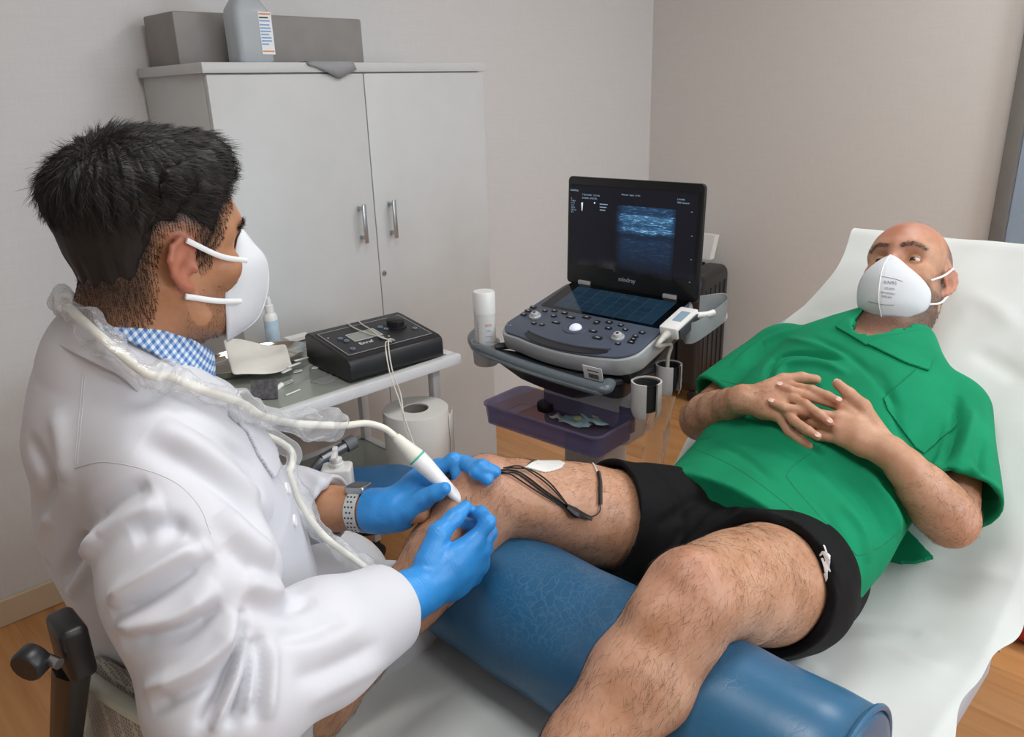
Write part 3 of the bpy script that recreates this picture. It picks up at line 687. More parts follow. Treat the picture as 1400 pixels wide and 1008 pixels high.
# front tray with the curved handle
hp = [Vector(q_) for q_ in catmull([onz(px, py, .805) for px, py in ((655, 452), (647, 462), (656, 476), (700, 494), (750, 511), (800, 526), (826, 532), (833, 524))], 6)]
MB().tube(hp, .0130, 12, flat=(.95, 1.25)).build('handle', plain('handle_grey', '#59636a', 0.3, var=.05), us)
MB().tube([p_ + Vector((-.0125, 0, -.004)) for p_ in hp[6:-4]], .007, 8, flat=(1.2, .6)).build('handle_trim', plain('handle_trim_silver', '#8e9ca0', 0.25, .5), us)
hl_ = [MCRT.inverted() @ Vector(onz(px, py, .800)) for px, py in ((662, 474), (700, 490), (750, 507), (800, 522), (818, 524))]
pts = [(q_.x, q_.y + .004) for q_ in hl_] + [(.17, .06), (.15, .10), (-.14, .10), (-.16, .06)]
MB().prism(pts, .784, .798, .003, MCRT).build('handle_tray', M_DKGREY, us)
cxp, cyp = sum(q_[0] for q_ in pts) / len(pts), sum(q_[1] for q_ in pts) / len(pts)
MB().loft([[MCRT @ Vector((cxp + (x - cxp) * k_, .03 + (y - .03) * k_, z)) for x, y in pts] for k_, z in ((.92, .784), (.8, .762), (.5, .735))]).build('handle_underside', M_BLK, us)
rx_ = (hl_[2].x + hl_[3].x) / 2
MB().box((rx_ - .004, hl_[2].y + .03, .796), (rx_ + .004, .07, .816), .002, 2, MCRT).build('tray_rib', M_BLK, us)
MB().prism(rrect(-.12, .15, .075, .24, .03), .60, .765, .012, MCRT).build('column_head', M_LTGREY, us)
MB().prism(rrect(-.07, .07, .10, .23, .03), .12, .62, .008, MCRT).build('column', M_LTGREY, us)
bs = MB()
for sx_ in (-1, 1):
    bs.tube([MCRT @ Vector((0, .16, .13)), MCRT @ Vector((sx_ * .14, .02, .10)), MCRT @ Vector((sx_ * .22, -.10, .085))], [.04, .032, .026], 10)
    bs.tube([MCRT @ Vector((0, .16, .13)), MCRT @ Vector((sx_ * .14, .26, .10)), MCRT @ Vector((sx_ * .20, .34, .085))], [.04, .032, .026], 10)
bs.build('base', M_LTGREY, us)
for x, y in ((-.22, -.10), (.22, -.10), (-.20, .34), (.20, .34)):
    MB().lathe([(.008, -.018), (.046, -.018), (.05, -.010), (.05, .010), (.046, .018), (.008, .018)], 24, MCRT @ Matrix.Translation((x, y, .052)) @ Matrix.Rotation(PI / 2, 4, 'Y')).build('caster', M_DKGREY, us)
# purple translucent tray
t = NT('purple_translucent'); t.set(Base_Color=rgb('#8f89a8'), Roughness=0.15)
_tp = t.add('ShaderNodeBsdfTransparent'); _tp.inputs['Color'].default_value = (.62, .59, .72, 1); _mx = t.add('ShaderNodeMixShader'); _mx.inputs[0].default_value = .30
t.l(_tp.outputs[0], _mx.inputs[1]); t.l(t.b.outputs[0], _mx.inputs[2]); t.l(_mx.outputs[0], t.out.inputs['Surface']); M_PURP = t.m
bx0, bx1, by0, by1, bz0, bz1 = -.178, .178, -.078, .074, .640, .690
MB().prism(rrect(bx0, bx1, by0, by1, .022, 5), bz0, bz0 + .004, 0, MCRT).build('basket_floor', M_PURP, us)
o = rrect(bx0, bx1, by0, by1, .022, 5); i_ = rrect(bx0 + .004, bx1 - .004, by0 + .004, by1 - .004, .019, 5)
o2 = rrect(bx0 - .005, bx1 + .005, by0 - .005, by1 + .005, .026, 5)
w_ = MB(); w_.loft([[MCRT @ Vector((*p, z)) for p in q] for q, z in ((o, bz0 + .003), (o2, bz1), (rrect(bx0 - .009, bx1 + .009, by0 - .009, by1 + .009, .029, 5), bz1), (rrect(bx0 - .009, bx1 + .009, by0 - .009, by1 + .009, .029, 5), bz1 + .004), (rrect(bx0 - .001, bx1 + .001, by0 - .001, by1 + .001, .022, 5), bz1 + .004), (i_, bz0 + .005))], cap=False)
w_.build('basket_wall', M_PURP, us)
MB().loft([[MCRT @ Vector((*p, z)) for p in q] for q, z in ((rrect(-.09, .165, .078, .110, .012, 5), bz0 + .004), (rrect(-.09, .165, .078, .110, .012, 5), bz1 + .022))], cap=False).build('basket_back', plain('basket_dark_purple', '#55506a', 0.3), us)
# bottle cup, left; gel bottle
_g = MCRT.inverted() @ Vector(onz(664, 468, .812))
MG = MCRT @ Matrix.Translation((_g.x, _g.y, .806))
MB().lathe([(.030, -.055), (.034, -.05), (.036, .010), (.0385, .012), (.0385, .006), (.034, .004), (.032, -.046), (.028, -.05)], 32, MG).build('bottle_cup', M_LTGREY, us)
MB().tube([MG @ Vector((.034, 0, 0)), MG @ Vector((.075, .05, 0))], .010, 8).build('cup_arm', M_DKGREY, us)
gb = wthing('gel_bottle', 'tall white gel bottle with small print in the cart cup', 'bottle', MG @ Vector((0, 0, -.048)))
MB().lathe([(.026, -.046), (.0285, -.043), (.0285, .088), (.029, .09)], 32, MG).build('bottle_body', M_PLASTIC_W, gb)
MB().lathe([(.0295, .088), (.0298, .142), (.027, .147)], 32, MG).build('cap', M_PLASTIC_W, gb)
to = (MG.inverted() @ Vector(CAM)); aa = math.atan2(to.y, to.x)
def gtext(tx, da, z, size, mat, rot=0):
    a = aa + da; Mt = MG @ Matrix(((-math.sin(a), 0, math.cos(a), .0288 * math.cos(a)), (math.cos(a), 0, math.sin(a), .0288 * math.sin(a)), (0, 1, 0, z), (0, 0, 0, 1))) @ Matrix.Rotation(rot, 4, 'Z')
    text('lettering', tx, Mt, size, mat, gb, .0002)
for i in range(22):
    gtext('|' if i % 3 else 'I', -.72, -.02 + i * .0042, .006, M_INK, PI / 2)
M_RED = plain('ink_red', '#c06a62', 0.6)
for z, tx, m, sz in ((.060, 'ECO', M_RED, .009), (.045, 'GEL', M_INKBLUE, .008), (.030, 'ultrasound', M_INKBLUE, .0045), (.015, 'conductive', M_INKBLUE, .0045), (.0, '250 ml', M_RED, .005)):
    gtext(tx, .32, z, sz, m)
# probe cups on the right side
t_ = []
M_CUP = plain('cup_light', '#cfd0cf', 0.35, var=.02); M_CUPIN = plain('cup_rubber', '#26282a', 0.7)
def cup(cx, cy, top, hgt, rad, op):
    outer = MB(); n = 30; rin = rad - .004
    A = [op + math.radians(22) + (2 * PI - math.radians(44)) * k / n for k in range(n + 1)]
    rings = [[(cx + rr * math.cos(a), cy + rr * math.sin(a), z) for a in A] for rr, z in ((rad * .86, top - hgt), (rad, top - hgt * .8), (rad, top), (rin, top), (rin, top - hgt * .8), (rad * .82, top - hgt))]
    outer.loft(rings, closed=False); outer._xf(outer.bm.verts, MCRT); outer.build('probe_cup', M_CUP, us)
    inn = MB().loft([[(cx + rr * math.cos(2 * PI * k / 28), cy + rr * math.sin(2 * PI * k / 28), z) for k in range(28)] for rr, z in ((rin - .0005, top - .003), (rin - .005, top - .004), (rin - .008, top - hgt * .8), (rin - .008, top - hgt * .85))], cap=False); inn._xf(inn.bm.verts, MCRT); inn.build('cup_lining', M_CUPIN, us)
def cpx(px, py, z): q = onz(px, py, z); return MCRT.inverted() @ Vector(q)
c1_ = cpx(884, 522, .80); c2_ = cpx(905, 500, .80)
cup(c1_.x, c1_.y, .802, .085, .036, -.6)
cup(c2_.x + .012, c2_.y + .012, .804, .075, .033, -.3)
MB().tube([MCRT @ Vector((.17, .06, .80)), MCRT @ Vector((c2_.x - .02, c2_.y, .79))], .012, 8).build('cup_bracket', M_DKGREY, us)
# side bin behind the console, right
rb = [MCON @ Vector(p) for p in ((.205, .33, -.01), (.25, .36, -.01), (.272, .345, -.01), (.276, .31, -.01), (.262, .22, -.01), (.245, .20, -.01), (.232, .205, -.01))]
rb = catmull([np.array(p) for p in rb], 5)
MB().loft([[p + V(0, 0, .022), p + V(.004, .002, .022), p + V(.004, .002, -.03), p + V(0, 0, -.03)] for p in rb]).build('cable_bin_wall', plain('bin_grey', '#9ba1a3', .3), us)
MB().prism([tuple((MCON.inverted() @ Vector(p)).xy) for p in rb] + [(.20, .21)], -.040, -.034, 0, MCON).build('cable_bin_floor', M_LTGREY, us)
# probe connector plugged in at the right
t = NT('x')
MPC = frame(MCON @ Vector((.222, .205, .012)), UXA, UY)
MB().prism(rrect(-.024, .026, -.055, .05, .006), -.018, .012, .004, MPC).build('probe_connector', M_PLASTIC_W, us)
MB().prism(rrect(.0255, .030, -.05, .045, .002), -.018, .006, .001, MPC).build('connector_side', M_DKGREY, us)
MB().prism(rrect(-.008, .016, -.02, .028, .002), .012, .0128, 0, MPC).build('connector_label', plain('label_steel_blue', '#8fa7b8', .4), us)
MB().tube([MPC @ Vector(p) for p in ((.02, .035, .0), (.045, .06, -.004), (.05, .075, -.006))], .008, 10).build('lock_lever', M_PLASTIC_W, us)
cab_pts = [MPC @ Vector(p) for p in ((.0, -.05, -.004), (-.004, -.07, -.008), (-.010, -.088, -.022))]
_c2 = np.array(MCRT @ Vector((c2_.x + .012, c2_.y + .006, .80)))
ce = [np.array(p) for p in cab_pts] + [_c2 + V(.004, -.004, .055), _c2 + V(0, 0, .02), _c2 + V(0, 0, -.02), _c2 + V(0, 0, -.06)]
cc = catmull(ce, 6)
MB().tube(cc, [.011 - .006 * min(1, k / 10) for k in range(len(cc))], 12).build('probe_cable', plain('cable_ivory', '#d9d6cd', .4), us)
# clear sheath hanging below the cups
t = NT('clear_film'); t.set(Base_Color=(.97, .98, 1, 1), Roughness=.12, Transmission_Weight=.9, IOR=1.15, Alpha=.55); M_FILM = t.m
fs = []
for k in range(9):
    z = .722 - .05 * k; row = []
    for j in range(14):
        a = 2 * PI * j / 14; r_ = .030 + .006 * math.sin(3 * a + k) + .004 * math.sin(5 * a - 2 * k)
        row.append(MCRT @ Vector((c2_.x + r_ * math.cos(a) - .004 * k, c2_.y + r_ * math.sin(a) * .7, z)))
    fs.append(row)
MB().loft(fs, cap=False).build('sheath_film', M_FILM, us)
# things in the purple tray
def inb(px, py, dz=.006): q = onz(px, py, bz0 + dz); return V(q[0], q[1], bz0 + dz)
M_PACK = plain('packet_pale_blue', '#a9c8cf', .45, var=.12, scale=40); M_PACKC = plain('packet_print_yellow', '#c9cf9a', .5, var=.1)
for j, (px, py, rz, w_, h_, up_, lab) in enumerate(((790, 575, -1.35, .085, .05, .016, 'pale blue paper packet lying at the front of the purple tray'), (815, 572, -1.9, .08, .05, .022, 'pale blue packet overlapping others in the middle of the purple tray'), (845, 566, -1.0, .07, .04, .030, 'pale blue packet leaning on the right rim of the purple tray'), (765, 570, -1.6, .045, .03, .012, 'small white paper slip by the black lid in the purple tray'))):
    c = inb(px, py, up_)
    Mx = Matrix.Translation(c) @ Matrix.Rotation(rz, 4, 'Z') @ Matrix.Rotation((.10, -.06, .3, -.08)[j], 4, 'X')
    rows = [[Mx @ Vector((w_ * (u / 6 - .5), h_ * (v_ / 4 - .5), .004 * math.sin(u * 1.3 + v_ + j))) for v_ in range(5)] for u in range(7)]
    p_ = MB().loft(rows, closed=False).build('packet', M_PACK if j < 3 else M_PLASTIC_W); p_.modifiers.new('s', 'SOLIDIFY').thickness = .0015
    tag(p_, lab, 'packet', 'packets in the purple tray')
    if j < 2: MB().lathe([(.011, .0055), (.011, .0062)], 20, Mx).build('print', M_PACKC, p_)
c = inb(748, 560, .004)
ld = wthing('black_lid', 'round black lid in the purple tray', 'lid', c)
MB().lathe([(.026, 0), (.027, .004), (.027, .018), (.024, .022)], 30, Matrix.Translation(c)).build('rim', M_BLK, ld)
MB().lathe([(.022, .0215), (.021, .0235)], 30, Matrix.Translation(c)).build('top', M_DKGREY, ld)
# ------------------------------------------------------------------ treatment bed
BZ = .55; HX = 1.35; BSL = math.atan(.8); BY0, BY1 = .215, .905; BL = .87
M_BEDV = plain('bed_vinyl_grey_blue', '#a9b3bf', .4, var=.04)
bed = wthing('treatment_bed', 'padded treatment bed with raised backrest under white paper', 'bed', (1.0, (BY0 + BY1) / 2, 0))
MB().box((.08, BY0, BZ - .075), (HX - .004, BY1, BZ - .006), .02, 4).build('seat_pad', M_BEDV, bed)
MBK = frame((HX, BY0, BZ - .004), (math.cos(BSL), 0, math.sin(BSL)), (0, 1, 0))        # x up the backrest, y across, z out of it
_w = BY1 - BY0
_bp = [(0.0, 0.0), (0.0, _w), (.40, _w), (.50, _w - .012), (.57, _w - .040), (.62, _w - .085), (.66, _w - .105), (BL - .02, _w - .110), (BL, _w - .125), (BL, .015), (BL - .02, .0)]
MB().prism(_bp, -.075, -.004, .015, MBK, 4).build('back_pad', M_BEDV, bed)
M_BEDF = plain('bed_frame_white', '#cfd2d4', .35)
f_ = MB()
for y in (BY0 + .05, BY1 - .09):
    f_.box((.14, y, BZ - .125), (HX + .12, y + .04, BZ - .078), .003)
f_.box((.14, BY0 + .09, BZ - .125), (.18, BY1 - .09, BZ - .078), .003).box((HX + .08, BY0 + .09, BZ - .125), (HX + .12, BY1 - .09, BZ - .078), .003)
f_.build('frame', M_BEDF, bed)
for x in (.2, HX):
    for y in (BY0 + .06, BY1 - .095):
        MB().box((x, y, .02), (x + .04, y + .035, BZ - .12), .003).lathe([(.026, 0), (.026, .012), (.018, .022)], 20, Matrix.Translation((x + .02, y + .017, 0))).build('leg', M_BEDF, bed)
MB().tube([(HX + .1, (BY0 + BY1) / 2, BZ - .1), (HX + .42, (BY0 + BY1) / 2, BZ + .22)], .014, 10).build('gas_strut', M_GREYMET, bed)

# bolster under the knees
BX, BR = .757, .1105
t = NT('bolster_vinyl'); v = t.coord()
vo = t.add('ShaderNodeTexVoronoi', feature='DISTANCE_TO_EDGE'); vo.inputs['Scale'].default_value = 85
nz = t.add('ShaderNodeTexNoise'); nz.inputs['Scale'].default_value = 9; nz.inputs['Detail'].default_value = 4; t.l(v, nz.inputs['Vector'])
mx = t.add('ShaderNodeMix', data_type='VECTOR'); mx.inputs[0].default_value = .12; t.l(v, mx.inputs[4]); t.l(nz.outputs['Color'], mx.inputs[5]); t.l(mx.outputs[1], vo.inputs['Vector'])
wr = t.ramp(vo.outputs['Distance'], [(.0, (1, 1, 1, 1)), (.09, (0, 0, 0, 1))])
patch = t.ramp(t.noise(v, 7, 3), [(.42, (0, 0, 0, 1)), (.62, (1, 1, 1, 1))])
line = t.math('MULTIPLY', wr, patch)
base = t.ramp(t.noise(v, 5, 4), [(.3, rgb('#24567a')), (.7, rgb('#2d668c'))])
t.set(Base_Color=t.mix(t.math('MULTIPLY', line, .20), base, rgb('#7396ab')), Roughness=.33); t.b.inputs['Specular IOR Level'].default_value = .5
hh = t.math('SUBTRACT', t.math('MULTIPLY', t.noise(v, 120, 3), .4), t.math('MULTIPLY', line, .8)); t.bump(hh, .22, .0012); M_BOLS = t.m
bz = wthing('bolster', 'blue leatherette bolster roll under the patient knees', 'bolster', (BX, .56, BZ))
MY = lambda y: Matrix.Translation((BX, y, BZ + BR + .001)) @ Matrix.Rotation(-PI / 2, 4, 'X')
by0, by1 = .222, .925
prof = [(.002, .0), (BR - .022, .0), (BR - .008, .003), (BR - .001, .012)] + [(BR + .0012 * math.sin(k * 1.7), .012 + (by1 - by0 - .024) * k / 16) for k in range(1, 16)] + [(BR - .001, by1 - by0 - .012), (BR - .008, by1 - by0 - .003), (BR - .022, by1 - by0), (.002, by1 - by0)]
MB().lathe(prof, 72, MY(by0)).build('bolster_roll', M_BOLS, bz)
for y in (by0 + .008, by1 - .008):
    MB().tube([(BX + (BR + .001) * math.cos(2 * PI * k / 48), y, BZ + BR + .001 + (BR + .001) * math.sin(2 * PI * k / 48)) for k in range(49)], .0042, 8, cap=False).build('piping', M_BOLS, bz)

# paper sheet over the bed
M_PAPER = plain('bed_paper', '#cdd1ce', .8, var=.015, bump=.06, bscale=350)
NS, NY = 230, 120
S0, S1 = .10 - HX, BL + .012
def sheet_point(s, y):
    """s along the bed (0 at the hinge), y across"""
    kr = .10                                        # soft bend at the hinge
    if s < -kr: x, z, sl = HX + s, 0.0, 0.0
    elif s > kr: x, z, sl = HX + s * math.cos(BSL), s * math.sin(BSL), BSL
    else:
        u = (s + kr) / (2 * kr); sl = BSL * u
        x = HX - kr + kr * (u * 2) * (1 - u / 2 * (1 - math.cos(BSL))); z = kr * u * u * math.sin(BSL)
    return V(x, y, BZ + z), V(-math.sin(sl), 0, math.cos(sl))
def sst(a, b, x): t_ = min(1, max(0, (x - a) / (b - a))); return t_ * t_ * (3 - 2 * t_)
vs, fs_ = [], []
for i in range(NS + 1):
    s = S0 + (S1 - S0) * i / NS
    yn = .203 - .009 * math.sin(s * 15 + .6) - .004 * math.sin(s * 37)
    yf = (.918 + .004 * math.sin(s * 8)) if s < .1 else .918 - .10 * sst(.1, .75, s) - .012 * sst(.55, .62, s) + .010 * math.sin((s - .1) * 17) * min(1, (s - .1) / .1)
    for j in range(NY + 1):
        y = yn + (yf - yn) * j / NY
        p, n = sheet_point(s, y)
        h = .0035 + .0015 * math.sin(9 * s + 14 * y) + .0012 * math.sin(31 * s - 17 * y) + .0009 * math.sin(53 * y + 7 * s)
        ov = max(0.0, BY0 + .004 - y)
        wave = .5 + .5 * math.sin(s * 15 + .6)
        p = p + n * h - V(0, 0, 1) * (ov * (.25 + .7 * wave)) - V(0, 0, 1) * (ov ** 2 * 6 * (1 - wave))
        if s > S1 - .03: p = p - n * ((s - (S1 - .03)) ** 2 * 18)
        vs.append(p)
for i in range(NS):
    for j in range(NY):
        a = i * (NY + 1) + j; fs_.append((a, a + NY + 1, a + NY + 2, a + 1))
SHEET_V, SHEET_F = np.array(vs), fs_
# red rubber foot and a dark thing beyond the bed, low at the right
rf = onz(1392, 850, .06)
rb_ = wthing('red_ball', 'small red ball on the floor beyond the bed edge', 'ball', (rf[0], rf[1], 0))
sph = MB(); rr_ = .075
sph.lathe([(max(.001, rr_ * math.sin(PI * k / 20)), rr_ - rr_ * math.cos(PI * k / 20)) for k in range(21)], 32, Matrix.Translation((rf[0] + .03, rf[1] - .03, .0)))
sph.build('ball_skin', plain('red_rubber', '#b3303c', .45), rb_)
MB().tube([(rf[0] + .03 + rr_ * math.cos(2 * PI * k / 40), rf[1] - .03 + rr_ * math.sin(2 * PI * k / 40), rr_) for k in range(41)], .002, 6, cap=False).build('seam', plain('red_rubber_dark', '#8c2530', .5), rb_)
# ------------------------------------------------------------------ implicit surfaces -> one continuous mesh
class SDF:
    def __init__(s): s.p = []
    def cone(s, a, b, ra, rb, k=.01, n=None, sq=1.0, op='+'):
        a, b = np.array(a, np.float32), np.array(b, np.float32)
        if n is not None: n = np.array(n, np.float32); n = n / np.linalg.norm(n)
        s.p.append(('c', op, k, (a, b, ra, rb, n, sq))); return s
    def chain(s, pts, k=.01, n=None, sq=1.0, op='+'):
        """pts: [(p, r), ...]"""
        for (a, ra), (b, rb) in zip(pts, pts[1:]): s.cone(a, b, ra, rb, k, n, sq, op)
        return s
    def ell(s, c, r, M=None, k=.01, op='+'):
        M = np.eye(3) if M is None else np.array(M, float)
        s.p.append(('e', op, k, (np.array(c, np.float32), np.array(r, np.float32), M.astype(np.float32)))); return s
    def box(s, c, h, M=None, rad=.0, k=.005, op='+'):
        M = np.eye(3) if M is None else np.array(M, float)
        s.p.append(('b', op, k, (np.array(c, float), np.array(h, float) - rad, M, rad))); return s
    def half(s, o, n, k=.004, op='-'):
        """cut away the side n points to"""
        n = np.array(n, float); n /= np.linalg.norm(n)
        s.p.append(('h', op, k, (np.array(o, float), n))); return s
    @staticmethod
    def _d(typ, q, P):
        if typ == 'c':
            a, b, ra, rb, n, sq = q; ab = b - a; L = max(ab @ ab, 1e-12)
            t = np.clip(((P - a) @ ab) / L, 0, 1); D = P - a - t[:, None] * ab; r = ra + (rb - ra) * t
            if n is not None:
                D = D + ((1 / sq - 1) * (D @ n))[:, None] * n
                return (np.sqrt((D * D).sum(1)) - r) * (sq if sq < 1 else 1.0) ** .5
            return np.sqrt((D * D).sum(1)) - r
        if typ == 'e':
            c, r, M = q; L = (P - c) @ M; k0 = np.sqrt(((L / r) ** 2).sum(1)); k1 = np.sqrt(((L / r ** 2) ** 2).sum(1))
            return k0 * (k0 - 1) / np.maximum(k1, 1e-9)
        if typ == 'b':
            c, h, M, rad = q; L = np.abs((P - c) @ M) - h
            return np.sqrt((np.maximum(L, 0) ** 2).sum(1)) + np.minimum(L.max(1), 0) - rad
        if typ == 'f': return q(P)
        o, n = q; return -((P - o) @ n)
    def func(s, f, k=.004, op='*'): s.p.append(('f', op, k, f)); return s
    def ev(s, P, pr=None):
        d = np.full(len(P), 1.0, P.dtype)
        for typ, op, k, q in (s.p if pr is None else pr):
            e = s._d(typ, q, P)
            if op == '+':
                h = np.clip(.5 + .5 * (e - d) / k, 0, 1); d = e + (d - e) * h - k * h * (1 - h)
            else:
                if op == '-': e = -e
                h = np.clip(.5 - .5 * (e - d) / k, 0, 1); d = e + (d - e) * h + k * h * (1 - h)
        return d
    def mesh(s, vox, lo, hi, smooth=1):
        lo, hi = np.array(lo, float), np.array(hi, float); n = 11; bs = n * vox
        nb = np.ceil((hi - lo) / bs).astype(int)
        I = np.stack(np.meshgrid(*[np.arange(k) for k in nb], indexing='ij'), -1).reshape(-1, 3)
        C = lo + (I + .5) * bs; half = bs * .5 * math.sqrt(3)
        ds = [s._d(t, q, C) for t, op, k, q in s.p]
        dmin = np.full(len(C), 1e9)
        for (t, op, k, q), e in zip(s.p, ds):
            if op == '+': dmin = np.minimum(dmin, e)
        lim = half * 1.32 + .010
        act = np.where(np.abs(s.ev(C)) < lim)[0]
        g = np.arange(n + 1) * vox; G = np.stack(np.meshgrid(g, g, g, indexing='ij'), -1).reshape(-1, 3)
        dims = (nb * n + 2).astype(np.int64); key = lambda c: (c[..., 0] * dims[1] + c[..., 1]) * dims[2] + c[..., 2]
        KEYS, POS, QE = [], [], []
        off8 = np.array([[i, j, k] for i in (0, 1) for j in (0, 1) for k in (0, 1)])
        for b in act:
            o = lo + I[b] * bs
            pr = [p for p, e in zip(s.p, ds) if (p[1] == '*') or (p[1] == '-' and e[b] < 2.2 * half + p[2]) or (p[1] == '+' and e[b] < dmin[b] + 2.6 * half + p[2])]
            D = s.ev((G + o).astype(np.float32), pr).reshape(n + 1, n + 1, n + 1)
            sg = D < 0
            if sg.all() or not sg.any(): continue
            cs = np.zeros((n, n, n), int)
            for i, j, k in off8: cs += sg[i:i + n, j:j + n, k:k + n]
            cells = np.argwhere((cs > 0) & (cs < 8))
            if len(cells):
                acc = np.zeros((len(cells), 3)); cnt = np.zeros(len(cells))
                val = [D[cells[:, 0] + a[0], cells[:, 1] + a[1], cells[:, 2] + a[2]] for a in off8]
                for a in range(8):
                    for ax in range(3):
                        if off8[a][ax]: continue
                        c2 = a + (4, 2, 1)[ax]; va, vb = val[a], val[c2]; m = (va < 0) != (vb < 0)
                        t = np.where(m, va / np.where(m, va - vb, 1), 0)
                        p = np.tile(off8[a].astype(float), (len(cells), 1)); p[:, ax] += t
                        acc += p * m[:, None]; cnt += m
                KEYS.append(key(cells + I[b] * n)); POS.append(o + (cells + acc / cnt[:, None]) * vox)
            for ax in range(3):
                sl0 = [slice(0, n)] * 3; sl1 = [slice(0, n)] * 3; sl1[ax] = slice(1, n + 1)
                A, B = sg[tuple(sl0)], sg[tuple(sl1)]
                e = np.argwhere(A != B)
                if not len(e): continue
                ins = A[e[:, 0], e[:, 1], e[:, 2]]; gi = e + I[b] * n
                u, v = (ax + 1) % 3, (ax + 2) % 3
                cs4 = []
                for du, dv in ((1, 1), (0, 1), (0, 0), (1, 0)):
                    c = gi.copy(); c[:, u] -= du; c[:, v] -= dv; cs4.append(c)
                ok = np.all([(c >= 0).all(1) for c in cs4], axis=0)
                q = np.stack([key(c) for c in cs4], 1); q[~ins] = q[~ins][:, ::-1]; QE.append(q[ok])
        K = np.concatenate(KEYS); P = np.concatenate(POS); Q = np.concatenate(QE)
        od = np.argsort(K); K, P = K[od], P[od]
        ix = np.searchsorted(K, Q); ix = np.clip(ix, 0, len(K) - 1); good = (K[ix] == Q).all(1); F = ix[good]
        if (~good).sum(): print('open quads', (~good).sum())
        for _ in range(smooth):
            P = relax(P, F, .5)
        return P, F
def relax(P, F, lam):
    A = np.zeros_like(P); c = np.zeros(len(P))
    for i in range(4):
        j = (i + 1) % 4
        for a, b in ((F[:, i], F[:, j]), (F[:, j], F[:, i])):
            for ax in range(3): A[:, ax] += np.bincount(a, P[b, ax], len(P))
            c += np.bincount(a, minlength=len(P))
    return P + lam * (A / np.maximum(c, 1)[:, None] - P)
def normals(P, F):
    N = np.zeros_like(P); d1 = P[F[:, 2]] - P[F[:, 0]]; d2 = P[F[:, 3]] - P[F[:, 1]]; n = np.cross(d1, d2)
    for i in range(4):
        for ax in range(3): N[:, ax] += np.bincount(F[:, i], n[:, ax], len(P))
    return N / np.maximum(np.linalg.norm(N, axis=1), 1e-12)[:, None]
def fastmesh(name, P, F, mat=None, parent=None, attr=None):
    me = bpy.data.meshes.new(name); me.vertices.add(len(P)); me.vertices.foreach_set('co', np.asarray(P, np.float32).ravel())
    nf = len(F); w = F.shape[1]
    me.loops.add(nf * w); me.loops.foreach_set('vertex_index', np.asarray(F, np.int32).ravel())
    me.polygons.add(nf); me.polygons.foreach_set('loop_start', np.arange(0, nf * w, w, dtype=np.int32)); me.polygons.foreach_set('loop_total', np.full(nf, w, np.int32))
    me.polygons.foreach_set('use_smooth', np.ones(nf, bool)); me.update(calc_edges=True)
    if attr is not None:
        a = me.color_attributes.new('tint', 'FLOAT_COLOR', 'POINT'); c = np.ones((len(P), 4), np.float32); c[:, :attr.shape[1]] = attr; a.data.foreach_set('color', c.ravel())
    return link(name, me, mat, parent)
class Surf:
    """mesh + ray casting for tracing folds and seams from the picture"""
    def __init__(s, P, F): s.P, s.F = P, F; s.N = normals(P, F); s.t = None
    def tree(s):
        if s.t is None: s.t = BVHTree.FromPolygons([tuple(p) for p in s.P], [tuple(map(int, f)) for f in s.F])
        return s.t
    def hit(s, px, py):
        h = s.tree().ray_cast(Vector(CAM), Vector(ray(px, py)).normalized())
        return None if h[0] is None else (np.array(h[0]), np.array(h[1]))
    def near(s, p): h = s.tree().find_nearest(Vector(p)); return np.array(h[0]), np.array(h[1])
    def trace(s, pts, step=6, off=0.0):
        """pixel polyline -> points on the surface"""
        c = catmull([np.array([x, y, 0.0]) for x, y in pts], step); out = []
        for q in c:
            h = s.hit(q[0], q[1])
            if h is not None: out.append(h[0] + h[1] * off)
        return out
    def folds(s, lines):
        """lines: (pixel points, height, width) ridges (+) and valleys (-)"""
        disp = np.zeros(len(s.P))
        for pts, amp, wid in lines:
            L = s.trace(pts, 4)
            if len(L) < 2: continue
            L = np.array(L); keep = [0]
            for i in range(1, len(L)):
                if np.linalg.norm(L[i] - L[keep[-1]]) < .12: keep.append(i)
            L = L[keep]
            lo, hi = L.min(0) - 3 * wid, L.max(0) + 3 * wid
            m = np.where(((s.P > lo) & (s.P < hi)).all(1))[0]
            if not len(m): continue
            Q = s.P[m]; best = np.full(len(m), 1e9); tb = np.zeros(len(m)); n = len(L) - 1
            for i in range(n):
                a, b = L[i], L[i + 1]; ab = b - a; l2 = max(ab @ ab, 1e-12); t = np.clip(((Q - a) @ ab) / l2, 0, 1)
                d = np.linalg.norm(Q - a - t[:, None] * ab, axis=1); u = d < best; best[u] = d[u]; tb[u] = (i + t[u]) / n
            taper = np.clip(np.minimum(tb, 1 - tb) * 5, 0.0, 1) ** .7
            disp[m] += amp * np.exp(-(best / wid) ** 2) * (.15 + .85 * taper)
        s.P = s.P + s.N * disp[:, None]; s.N = normals(s.P, s.F); s.t = None; return s
    def rough(s, amp, freq, seed=0, mask=None):
        r = np.random.default_rng(seed); d = np.zeros(len(s.P))
        for k in range(14):
            w = r.normal(size=3); w *= freq * (.6 + 1.1 * r.random()) / np.linalg.norm(w); d += np.sin(s.P @ w + r.random() * 6.28 + 1.3 * np.sin(s.P @ r.normal(size=3) * freq * .5)) / 14
        d *= amp * 2.2
        if mask is not None: d *= mask
        s.P = s.P + s.N * d[:, None]; s.N = normals(s.P, s.F); s.t = None; return s
def seam(name, surf, pts, rad, mat, parent, off=0.0, step=6):
    L = surf.trace(pts, step, off)
    return MB().tube(L, rad, 6).build(name, mat, parent) if len(L) > 1 else None
